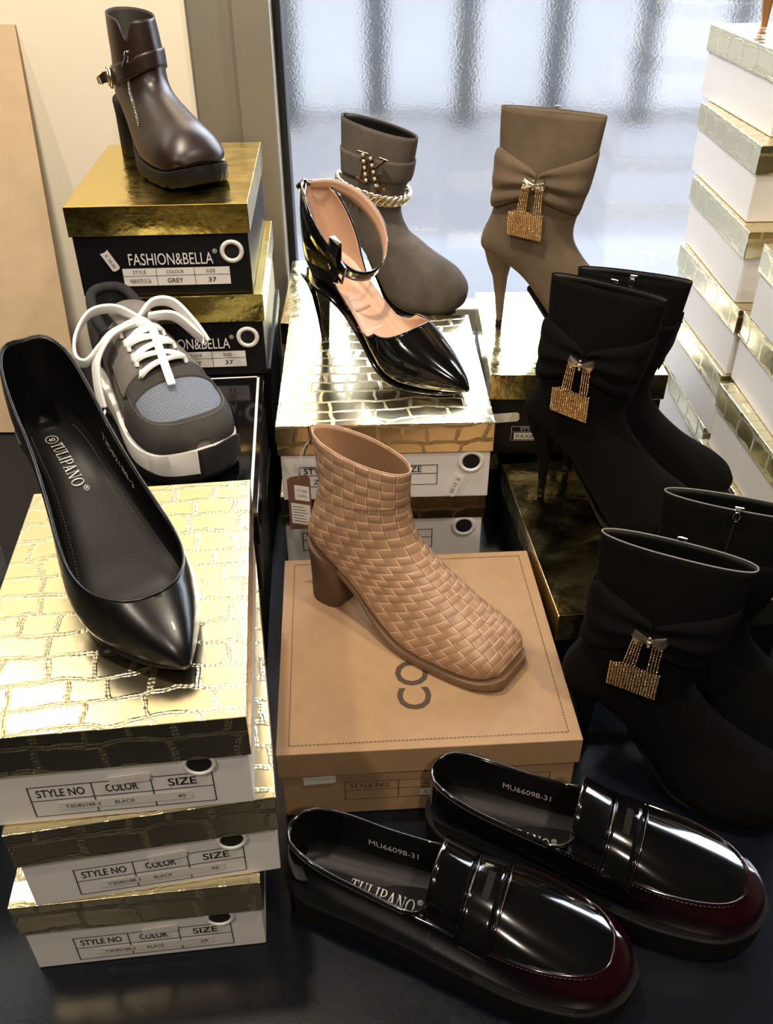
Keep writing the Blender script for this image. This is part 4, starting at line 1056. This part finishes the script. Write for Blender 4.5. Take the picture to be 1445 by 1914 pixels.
def make_dorsay():
    t = thing('stiletto_sandal', 'black patent pointed stiletto with ankle strap and bow buckle on the centre stack', 'shoe')
    X = [0, .005, .016, .034, .06, .09, .12, .15, .175, .20, .228, .252, .27, .279]
    zb = [.108, .099, .095, .092, .087, .071, .046, .022, .009, .004, .004, .005, .007, .009]
    fx = [-.004, .001, .012, .031, .06, .09, .12, .15, .175, .20, .228, .252, .27, .279]
    fz = [.222, .224, .226, .222, .20, .165, .138, .112, .090, .072, .054, .038, .025, .015]
    w = [0, .015, .026, .031, .031, .030, .033, .040, .0445, .043, .034, .022, .011, .003]
    L = Loft(list(zip(fx, fz)), list(zip(X, zb)), w, 2.4, [2.4, 2.4, 2.6, 2.8, 3, 3.2, 3.4, 3.6, 3.8, 4, 4, 3.6, 3, 2.4], [0, 0, 0, 0, .03, .06, .1, .14, .16, .14, .1, .05, 0, 0])
    g = bottom_fn(L, -.0015)
    cb = [34, 37, 43, 58, 88, 128, 140]; xc = .098
    def tc(u): return R(cr(cb + [140] * 7, u * 13))
    ss = sorted(lin(0, .12, 8) + open_rows(L, .02, xc, 18))
    L.patch('counter', M['patent'], t, ss, tc, lambda u: 2 * PI - tc(u), 40, 0, thick=.0018, inner=M['nude'], merge=1e-5)
    mb = MB(); a = [L.at(u, tc(u)) for u in ss]; b = [L.at(u, -tc(u)) for u in ss]; mb.tube(thin(a[::-1][:-1] + b[1:]), .0011, 6); mb.build('counter_binding', M['patent'], t)
    xt, xs0 = .198, .118
    def tv(u):
        x = L.at(u, PI).x
        return R(97 + 34 * max(0, 1 - (x - xs0) / .034) ** 1.3) * math.sqrt(max(0, 1 - (max(0, x - xs0) / (xt - xs0)) ** 2.5)) if x < xt else 0.0
    sv = sorted(open_rows(L, xs0, xt, 26, [xt - .0003, xt - .001, xt - .0025, xt - .004]) + lin(L.s_of_x(xt + .003), 1, 24))
    L.patch('vamp', M['patent'], t, sv, tv, lambda u: 2 * PI - tv(u), 48, 0, thick=.0018, inner=M['nude'], merge=1e-5, cap=True)
    mb = MB(); a = [L.at(u, tv(u)) for u in sv if tv(u) > 0]; b = [L.at(u, -tv(u)) for u in sv if tv(u) > 0]; mb.tube(thin(a + b[::-1][1:]), .0011, 6); mb.build('vamp_binding', M['patent'], t)
    V, f = [], []; n, J = 40, 10
    for i in range(n + 1):
        x = .005 + .235 * i / n; u = L.s_of_x(x); w_ = cr(L.w, u * 13) * .93
        for j in range(J + 1): q = 2 * j / J - 1; V.append(g(x, q * w_) + Vector((0, 0, .0012 * q * q)))
    for i in range(n):
        for j in range(J): k = i * (J + 1) + j; f.append((k, k + J + 1, k + J + 2, k + 1))
    ins = obj('insole', V, f, M['nude'], t, fixn=False); m = ins.modifiers.new('thickness', 'SOLIDIFY'); m.thickness = .0014; m.offset = -1
    slab('sole', M['patent'], t, [.004, .03, .06, .09, .12, .15, .175, .20, .228, .252, .27], [.102, .0915, .0855, .0695, .0445, .0205, .009, .004, .004, .005, .007], [.004, .004, .004, .004, .004, .004, .005, .004, .0035, .003, .002], [.012, .030, .031, .030, .033, .040, .044, .042, .032, .02, .006])
    rg = [(.104, .086, .016, .026, .026), (.088, .08, .0165, .019, .019), (.066, .062, .018, .0125, .0125), (.035, .034, .0205, .0085, .0085), (.007, .007, .022, .006, .006), (0, 0, .022, .0058, .0058)]
    heel_loft('heel', M['patent'], t, rg)
    # ankle strap: a tilted loop through the heel tab
    ctl = [(.002, -.004, .208), (.022, -.026, .196), (.050, -.038, .170), (.082, -.036, .140), (.106, -.022, .122), (.116, .004, .120), (.112, .028, .135), (.092, .043, .163), (.060, .043, .190), (.028, .027, .208), (.004, .004, .210)]
    pts = [Vector(cr(ctl, i * (len(ctl) - 1) / 60)) for i in range(61)]
    cx = Vector((.058, 0, .165)); ups = []
    for p in pts:
        r = (p - cx); ups.append(Vector((.45, 0, 1)))
    mb = MB(); N_ = len(pts); V = []; f = []
    for i, p in enumerate(pts):
        tt = (pts[min(i + 1, N_ - 1)] - pts[max(i - 1, 0)]).normalized(); u = ups[i] - tt * ups[i].dot(tt); u.normalize(); hw = cr([.006, .0085, .0105, .0095, .0075, .0075, .0085, .010, .010, .008, .006], i / 6.0001); V += [p + u * hw, p + u * hw * .33, p - u * hw * .33, p - u * hw]
    for i in range(N_ - 1):
        for k in range(3): f.append((i * 4 + k, i * 4 + k + 1, i * 4 + 5 + k, i * 4 + 4 + k))
    st = obj('ankle_strap', V, f, [M['patent'], M['nude']], t, fixn=False)
    nrm = sum(((p.normal.dot((Vector(p.center) - cx))) for p in st.data.polygons), 0.0)
    if nrm < 0: st.data.flip_normals()
    m = st.modifiers.new('thickness', 'SOLIDIFY'); m.thickness = .0018; m.offset = 0; m.material_offset = 1
    mb = MB(); mb.tube([(-.004, -.010, .207), (-.004, 0, .212), (-.004, .010, .207)], .005, 10); mb.build('heel_tab', M['patent'], t)
    # bow buckle hanging at the near side of the strap
    bp = pts[20]; mb = MB()
    T = Vector((.82, -.28, -.30)).normalized(); U_ = Vector((.35, 0, 1)); U_ = (U_ - T * U_.dot(T)).normalized(); Nn = T.cross(U_)
    if Nn.y > 0: Nn = -Nn
    bp = bp + Nn * .004
    sq = [bp + T * a + U_ * b for a, b in ((-.018, -.011), (.018, -.011), (.018, .011), (-.018, .011))]
    mb.tube(sq, .0022, 6, closed=True); mb.build('buckle_frame', M['patent'], st, smooth=False, bevel=.0005)
    mb = MB()
    loop = [bp + T * -.006 + Nn * .002, bp + T * -.010 + U_ * .012 + Nn * .006, bp + T * -.013 + U_ * .030 + Nn * .006, bp + T * -.013 + U_ * .032 + Nn * .001, bp + T * -.009 + U_ * .012 - Nn * .001, bp + T * -.004 - Nn * .0]
    mb.ribbon(loop, T, .022, .0014)
    mb.build('bow_loop', M['patent'], st, smooth=False, bevel=.0004)
    mb = MB(); mb.ribbon([bp + T * .002 + Nn * .002, bp + T * .002 - U_ * .010 + Nn * .006, bp + T * .004 - U_ * .016 + Nn * .004, bp + T * .006 - U_ * .012 + Nn * .0], T, .018, .0014); mb.build('bow_tail', M['patent'], st, smooth=False, bevel=.0004)
    for sg in (-1, 1):
        mb = MB(); g2 = bottom_fn(L, -.0019); P_ = [g2(.05 + .16 * i / 80, sg * cr(L.w, L.s_of_x(.05 + .16 * i / 80) * 13) * .72) for i in range(81)]
        for q0, q1 in zip(P_[:-1], P_[1:]): mb.tube([q0, q0.lerp(q1, .5)], .00035, 4)
        mb.build('stitching', M['lining_tan'], ins)
    return t
put(make_dorsay(), -0.101, 1.196, 0.222, -43)

# ------------------------------------------------------------------ penny loafers
def burnished():
    t = NT('burnished_patent'); t.set(Roughness=0.10); t.b.inputs['Coat Weight'].default_value = 1.0; t.b.inputs['Coat Roughness'].default_value = 0.02
    sp = t.n('ShaderNodeSeparateXYZ'); t.l(t.n('ShaderNodeTexCoord').outputs['Object'], sp.inputs[0])
    t.l(t.ramp(t.math('DIVIDE', sp.outputs[0], .3), [(0.60, (.003, .003, .003)), (0.92, (.014, .0015, .003))]), t.b.inputs['Base Color'])
    t.bump(t.noise(None, 30, 2).outputs[0], 0.02, .001); return t.m
M['burnished'] = burnished()
def make_loafer(label):
    t = thing('penny_loafer', label, 'shoe')
    X = [0, .006, .02, .045, .08, .12, .155, .185, .215, .245, .27, .288, .298, .302]
    zb = [.036, .033, .032, .031, .030, .028, .027, .027, .027, .028, .029, .031, .035, .042]
    fz = [.098, .101, .106, .107, .104, .102, .100, .095, .087, .078, .070, .063, .057, .050]
    w = [0, .020, .028, .0315, .033, .036, .040, .0435, .046, .045, .041, .032, .019, .006]
    L = Loft(list(zip(X, fz)), list(zip(X, zb)), w, [2.3] * 8 + [2.4, 2.5, 2.6, 2.6, 2.5, 2.4], [2.4, 2.6, 3, 3, 3.4, 3.6, 4, 4, 4, 4, 4, 3.6, 3, 2.4], [0, 0, 0, 0, .03, .05, .07, .08, .08, .08, .06, .04, 0, 0])
    base = [38, 42, 52, 62, 68, 70, 66, 60, 60, 60, 60, 60, 60, 60]; xt, xs0 = .146, .118
    def t0(u):
        b = R(cr(base, u * 13)); x = L.at(u, PI).x
        if x <= xs0: return b
        return b * math.sqrt(max(0, 1 - ((x - xs0) / (xt - xs0)) ** 2)) if x < xt else 0.0
    ss = sorted([0, .02, .05, .09, .13] + open_rows(L, .02, xt, 26, [xt - .0003, xt - .001, xt - .0025, xt - .004]) + lin(L.s_of_x(xt + .003), 1, 30))
    L.patch('upper', M['burnished'], t, ss, t0, lambda u: 2 * PI - t0(u), 52, 0, thick=.0020, inner=M['black_insole'], merge=1e-5, cap=True)
    mb = MB(); a = [L.at(u, t0(u), .0004) for u in ss if t0(u) > 0]; b = [L.at(u, -t0(u), .0004) for u in ss if t0(u) > 0]
    mb.tube(thin(a[::-1][:-1] + b[1:]), .0018, 8, closed=True); mb.build('topline_binding', M['patent'], t)
    # vamp plug and its raised seam
    xa, xb = .112, .284
    def tm(x): return R(70) * (1 - max(0, min(1, (x - xa) / (xb - xa))) ** 3.2) ** 0.42
    rows = [L.s_of_x(x) for x in sorted(lin(xt - .012, xb - .0002, 36) + [xb - .002, xb - .004, xb - .006])]
    L.patch('vamp_plug', M['patent'], t, rows, lambda u: -tm(L.at(u, PI).x), lambda u: tm(L.at(u, PI).x), 28, .0012, thick=.0012)
    pr = [(L.s_of_x(x), tm(x)) for x in sorted(lin(.125, xb, 44) + [xb - .001, xb - .002, xb - .003])]
    seam(L, pr + [(u, -q) for u, q in pr[::-1][1:]], .0017, .0016).build('apron_seam', M['burnished'], t)
    mb = stitches(L, [(u, -q - .07) for u, q in pr], .00035, .0006); mb.build('stitching', M['thread'], t)
    for sg in (-1, 1):
        pt = [(u, sg * (t0(u) + .10)) for u in lin(.02, L.s_of_x(.118), 90)]
        stitches(L, pt, .00032, .0005).build('stitching', M['thread'], t)
    # tongue standing up at the throat
    V, f = [], []
    for i in range(8):
        for j in range(17):
            q = 2 * j / 16 - 1; u = L.s_of_x(xt + .018 - .003 * i); p = L.at(u, R(50) * q, .0022)
            V.append(p + Vector((-.0012 * i, 0, .0022 * i * (1 - .35 * q * q))) )
    for i in range(7):
        for j in range(16): k = i * 17 + j; f.append((k, k + 1, k + 18, k + 17))
    tn = obj('tongue', V, f, M['patent'], t, fixn=True); m = tn.modifiers.new('thickness', 'SOLIDIFY'); m.thickness = .0022; m.offset = 0
    # saddle strap with slot
    def sad(x0, x1, off, tmx, J=30): return [L.s_of_x(x) for x in lin(x0, x1, 6)], -tmx, tmx, J, off
    a_ = sad(.163, .190, .0032, R(82)); sd = L.patch('saddle_strap', M['patent'], t, a_[0], a_[1], a_[2], a_[3], a_[4], thick=.0024)
    for xx in (.163, .190):
        seam(L, [(L.s_of_x(xx + .003 * math.cos(q * 1.2)), q) for q in lin(-R(82), R(82), 30)], .0011, .0034).build('strap_piping', M['burnished'], sd)
    L.patch('penny_slot', M['hole'], sd, [L.s_of_x(x) for x in lin(.175, .181, 3)], -R(16), R(16), 8, .0036)
    # insole
    g = bottom_fn(L, -.0035); V, f = [], []; n, J = 26, 10
    for i in range(n + 1):
        x = .006 + .19 * i / n; u = L.s_of_x(x); w_ = cr(L.w, u * 13) * .9
        for j in range(J + 1): V.append(g(x, (2 * j / J - 1) * w_))
    for i in range(n):
        for j in range(J): k = i * (J + 1) + j; f.append((k, k + J + 1, k + J + 2, k + 1))
    ins = obj('insole', V, f, M['black_insole'], t, fixn=False)
    g2 = bottom_fn(L, -.0046); p = Print(); p.serif('TULIPANO', .086, -.002, .060, .0125); p.text('®', .1195, .004, .005)
    p.build('brand_print', M['silver_ink'], ins, fn=lambda q: g2(q.x, q.y))
    p = Print(); p.text('MU66098-31', 0, 0, .046, .0042)
    p.build('size_print', M['silver_ink'], ins, fn=lambda q: L.at(L.s_of_x(.085 + q.x), R(97) - q.y / .03, -.003))
    slab('welt', M['rubber'], t, [-.005, .001, .02, .05, .08, .12, .155, .185, .215, .245, .27, .289, .301, .308], [.036, .0355, .034, .033, .032, .031, .030, .030, .030, .031, .033, .036, .038, .039], [.006] * 14, [.001, .017, .031, .034, .035, .038, .0425, .046, .049, .048, .0445, .035, .022, .001], N=60, edge=.0008)
    slab('sole', M['rubber'], t, [-.004, .002, .02, .05, .08, .095, .115, .15, .185, .215, .245, .27, .289, .3005, .307], [.031, .031, .029, .028, .027, .0265, .026, .025, .0245, .0245, .0255, .0275, .030, .032, .033], [.031, .031, .029, .028, .027, .019, .020, .025, .0245, .0245, .0245, .024, .022, .020, .018], [.001, .016, .030, .033, .034, .035, .037, .0415, .045, .048, .047, .0435, .034, .021, .001], N=72, lug=3, edge=.0005)
    return t
l1 = put(make_loafer('black patent penny loafer with burgundy toe, nearest the viewer'), -0.086, 0.479, 0, -20.5); l1['group'] = 'patent penny loafers'
l2 = put(dup_tree(l1), 0.041, 0.540, 0, -21); l2['label'] = 'black patent penny loafer with burgundy toe, behind its mate against the kraft box'

# ------------------------------------------------------------------ grey sneaker
M['sneaker_grey'] = suede('grey_nubuck', (0.165, 0.155, 0.142), 0.1)
M['sneaker_dark'] = suede('dark_grey_nubuck', (0.060, 0.057, 0.054), 0.1)
M['sneaker_collar'] = suede('charcoal_padding', (0.032, 0.032, 0.034), 0.1)
M['sneaker_mesh'] = mesh_fabric('blue_grey_mesh', (0.045, 0.05, 0.06), (0.20, 0.235, 0.30), 430)
M['sneaker_knit'] = mesh_fabric('charcoal_mesh', (0.01, 0.01, 0.011), (0.05, 0.05, 0.052), 500)
M['foam_white'] = plain('white_foam', (0.88, 0.87, 0.84), 0.5, bump=.05, scale=200)
M['lace'] = plain('white_lace', (0.93, 0.93, 0.92), 0.75, bump=.3, scale=1600)
def make_sneaker():
    t = thing('sneaker', 'grey sneaker with white laces and blue grey mesh toe on the black box', 'shoe')
    X = [0, .006, .02, .045, .08, .115, .15, .18, .205, .228, .248, .262, .269]
    zb = [.044, .038, .036, .035, .034, .032, .030, .029, .029, .030, .032, .036, .044]
    fz = [.139, .142, .144, .138, .130, .122, .113, .103, .094, .086, .077, .067, .056]
    w = [0, .022, .031, .034, .036, .041, .046, .049, .050, .048, .041, .028, .008]
    L = Loft(list(zip(X, fz)), list(zip(X, zb)), w, [2.2] * 6 + [2.3, 2.4, 2.4, 2.4, 2.4, 2.3, 2.2], [2.4, 2.6, 3, 3, 3.4, 3.6, 4, 4, 4, 4, 3.8, 3, 2.4], [0, 0, 0, 0, .04, .08, .1, .1, .1, .08, .06, .04, 0])
    base = [30, 34, 42, 50, 50, 34] + [30] * 7; xt, xs0 = .128, .080
    def t0(u):
        b = R(cr(base, u * 12)); x = L.at(u, PI).x
        if x <= xs0: return b
        return b * math.sqrt(max(0, 1 - ((x - xs0) / (xt - xs0)) ** 2)) if x < xt else 0.0
    ss = sorted([0, .02, .05, .09, .13] + open_rows(L, .02, xt, 26, [xt - .0003, xt - .001, xt - .003]) + lin(L.s_of_x(xt + .003), 1, 28))
    L.patch('upper', M['sneaker_grey'], t, ss, t0, lambda u: 2 * PI - t0(u), 52, 0, thick=.004, inner=M['sneaker_collar'], merge=1e-5, cap=True)
    mb = MB(); us = [u for u in ss if L.at(u, PI).x < .095 or u < .14]
    a = [L.at(u, t0(u) + .04, -.0005) for u in us]; b = [L.at(u, -t0(u) - .04, -.0005) for u in us]
    mb.tube(a[::-1][:-1] + b[1:], .0062, 10); mb.build('padded_collar', M['sneaker_collar'], t)
    xr = lambda x0, x1, n: [L.s_of_x(x) for x in lin(x0, x1, n)]
    L.patch('toe_mesh', M['sneaker_mesh'], t, xr(.188, .259, 18), -R(64), R(64), 26, .0007)
    L.patch('vamp_band', M['sneaker_dark'], t, xr(.176, .200, 8), lambda u: -R(74), lambda u: R(74), 26, .0016, thick=.0014)
    V, f = [], []; n, J = 60, 8   # toe guard wrapping the front
    for i in range(n + 1):
        ph = -1 + 2 * i / n; tt = R(66) * spow(math.sin(ph * PI / 2), .85); xp = .188 + .063 * (abs(math.cos(ph * PI / 2)) ** .55)
        u0, u1 = L.s_of_x(xp), (1.0 if abs(ph) < .55 else 1.0 - (abs(ph) - .55) / .45 * (1 - L.s_of_x(.176)))
        t1 = R(112) * (1 if ph >= 0 else -1) * min(1, abs(ph) * 2.2)
        for j in range(J + 1): q = j / J; V.append(L.at(u0 + (u1 - u0) * q, tt + (t1 - tt) * q, .0018 + .0006 * math.sin(PI * q)))
    for i in range(n):
        for j in range(J): k = i * (J + 1) + j; f.append((k, k + J + 1, k + J + 2, k + 1))
    tg_ = obj('toe_guard', V, f, M['sneaker_dark'], t, fixn=True); m = tg_.modifiers.new('thickness', 'SOLIDIFY'); m.thickness = .0016; m.offset = 0
    for sg in (-1, 1):
        L.patch('eyestay', M['sneaker_grey'], t, xr(.086, .176, 22), (lambda u, s=sg: s * R(17 + 6 * (L.at(u, PI).x - .086) / .09)) if sg > 0 else (lambda u: -R(62 + 18 * (L.at(u, PI).x - .086) / .09)), (lambda u: R(62 + 18 * (L.at(u, PI).x - .086) / .09)) if sg > 0 else (lambda u: -R(17 + 6 * (L.at(u, PI).x - .086) / .09)), 10, .0024, thick=.0018)
        L.patch('side_panel', M['sneaker_knit'], t, xr(.082, .130, 10), R(46) if sg > 0 else -R(78), R(78) if sg > 0 else -R(46), 8, .0032)
        L.patch('heel_panel', M['sneaker_dark'], t, sorted([.01, .05, .1] + xr(.02, .07, 8)), R(64) if sg > 0 else -R(108), R(108) if sg > 0 else -R(64), 8, .0018)
        st = [(L.s_of_x(x), sg * R(58 + 18 * (x - .086) / .09)) for x in lin(.09, .172, 40)]
        stitches(L, st, .0004, .0028).build('stitching', M['thread'], t)
    st = []
    for i in range(91):
        ph = -.95 + 1.9 * i / 90; st.append((L.s_of_x(.191 + .064 * (abs(math.cos(ph * PI / 2)) ** .55)), R(68) * spow(math.sin(ph * PI / 2), .85)))
    stitches(L, st, .0004, .0030).build('stitching', M['thread'], tg_)
    # tongue
    V, f = [], []; n, J = 14, 12
    for i in range(n + 1):
        x = .150 - .072 * i / n; h = L.at(L.s_of_x(max(x, .10)), 0).z + .003 + .014 * (i / n) ** 1.5
        for j in range(J + 1): q = 2 * j / J - 1; V.append(Vector((x + .004 * q * q, q * (.016 + .008 * i / n), h - .007 * q * q)))
    for i in range(n):
        for j in range(J): k = i * (J + 1) + j; f.append((k, k + 1, k + J + 2, k + J + 1))
    tn = obj('tongue', V, f, M['sneaker_grey'], t, fixn=True); m = tn.modifiers.new('thickness', 'SOLIDIFY'); m.thickness = .006; m.offset = 0
    m = tn.modifiers.new('smooth', 'SUBSURF'); m.levels = m.render_levels = 1
    # midsole, outsole, toe bumper
    sx = [-.004, .02, .05, .08, .115, .15, .18, .205, .228, .248, .263, .276]; sw = [.014, .036, .040, .041, .045, .051, .055, .056, .053, .046, .033, .011]
    slab('midsole', M['foam_white'], t, sx, [.046, .042, .040, .038, .036, .035, .035, .036, .038, .041, .045, .049], [.036, .032, .030, .029, .027, .026, .026, .026, .026, .027, .028, .029], sw, N=64, edge=.003)
    slab('outsole', M['rubber'], t, sx, [.0105, .0105, .0105, .0095, .0095, .0095, .0095, .0105, .0125, .0145, .0175, .0205], [.0105, .0105, .0105, .0095, .0095, .0095, .0095, .0105, .011, .010, .009, .007], [q * .985 for q in sw], N=72, lug=3, edge=.0004)
    slab('toe_bumper', M['sneaker_knit'], t, [.234, .250, .264, .279], [.024, .037, .045, .049], [.013, .022, .029, .030], [.030, .036, .029, .009], [.016, .013, .008, .002], N=30, edge=.001)
    # laces
    for i, x in enumerate(lin(.178, .116, 6)):
        mb = MB(); u = L.s_of_x(x); sgn = 1 if i % 2 else -1
        P_ = [L.at(L.s_of_x(x + .004 * sgn * q), R(27) * q, .0055 + .003 * (1 - q * q)) for q in lin(-1, 1, 13)]
        P_ = [L.at(u, -R(31), .001)] + P_ + [L.at(u, R(31), .001)]
        mb.ribbon(P_, Vector((1, 0, .3)), .0108, .0042); o = mb.build('lace_row', M['lace'], t); m = o.modifiers.new('b', 'BEVEL'); m.width = .0014; m.segments = 2
    for i in range(4):
        x0 = .173 - i * .014; mb = MB(); P_ = [L.at(L.s_of_x(x0 - .012 * (q + 1) / 2), R(19) * q * (1 if i % 2 else -1), .007 + .003 * (1 - q * q)) for q in lin(-1, 1, 9)]
        mb.ribbon(P_, Vector((1, 0, .3)), .0075, .003); o = mb.build('lace_cross', M['lace'], t); m = o.modifiers.new('b', 'BEVEL'); m.width = .0012; m.segments = 2
    def lace(ctl, up, w_=.0155):
        mb = MB(); n = 8 * (len(ctl) - 1); P_ = [Vector(cr(ctl, i / 8)) for i in range(n)] + [Vector(ctl[-1])]
        mb.ribbon(P_, Vector(up), w_, .0036); o = mb.build('lace_bow', M['lace'], t); m = o.modifiers.new('b', 'BEVEL'); m.width = .0014; m.segments = 2
    lace([(.118, .002, .133), (.102, -.018, .146), (.090, -.044, .142), (.096, -.066, .122), (.112, -.074, .106), (.124, -.066, .104), (.122, -.046, .118), (.118, -.018, .130), (.118, .0, .133)], (.6, 0, .8))
    lace([(.116, .0, .134), (.108, .022, .146), (.112, .044, .142), (.128, .058, .122), (.142, .066, .102), (.134, .060, .108), (.120, .040, .130), (.116, .012, .134)], (.6, 0, .8))
    lace([(.118, -.004, .134), (.122, -.034, .128), (.130, -.056, .108), (.142, -.064, .084), (.152, -.066, .060)], (.8, .3, .2), .013)
    lace([(.118, .004, .134), (.136, .008, .130), (.160, .004, .122), (.192, -.002, .110), (.216, -.006, .099)], (0, 1, .1), .009)
    mb = MB(); mb.sphere((.118, 0, .133), .009, 12, 8, (1, 1, .7)); mb.build('lace_knot', M['lace'], t)
    return t
put(make_sneaker(), -0.338, 1.036, 0.2265, -57)
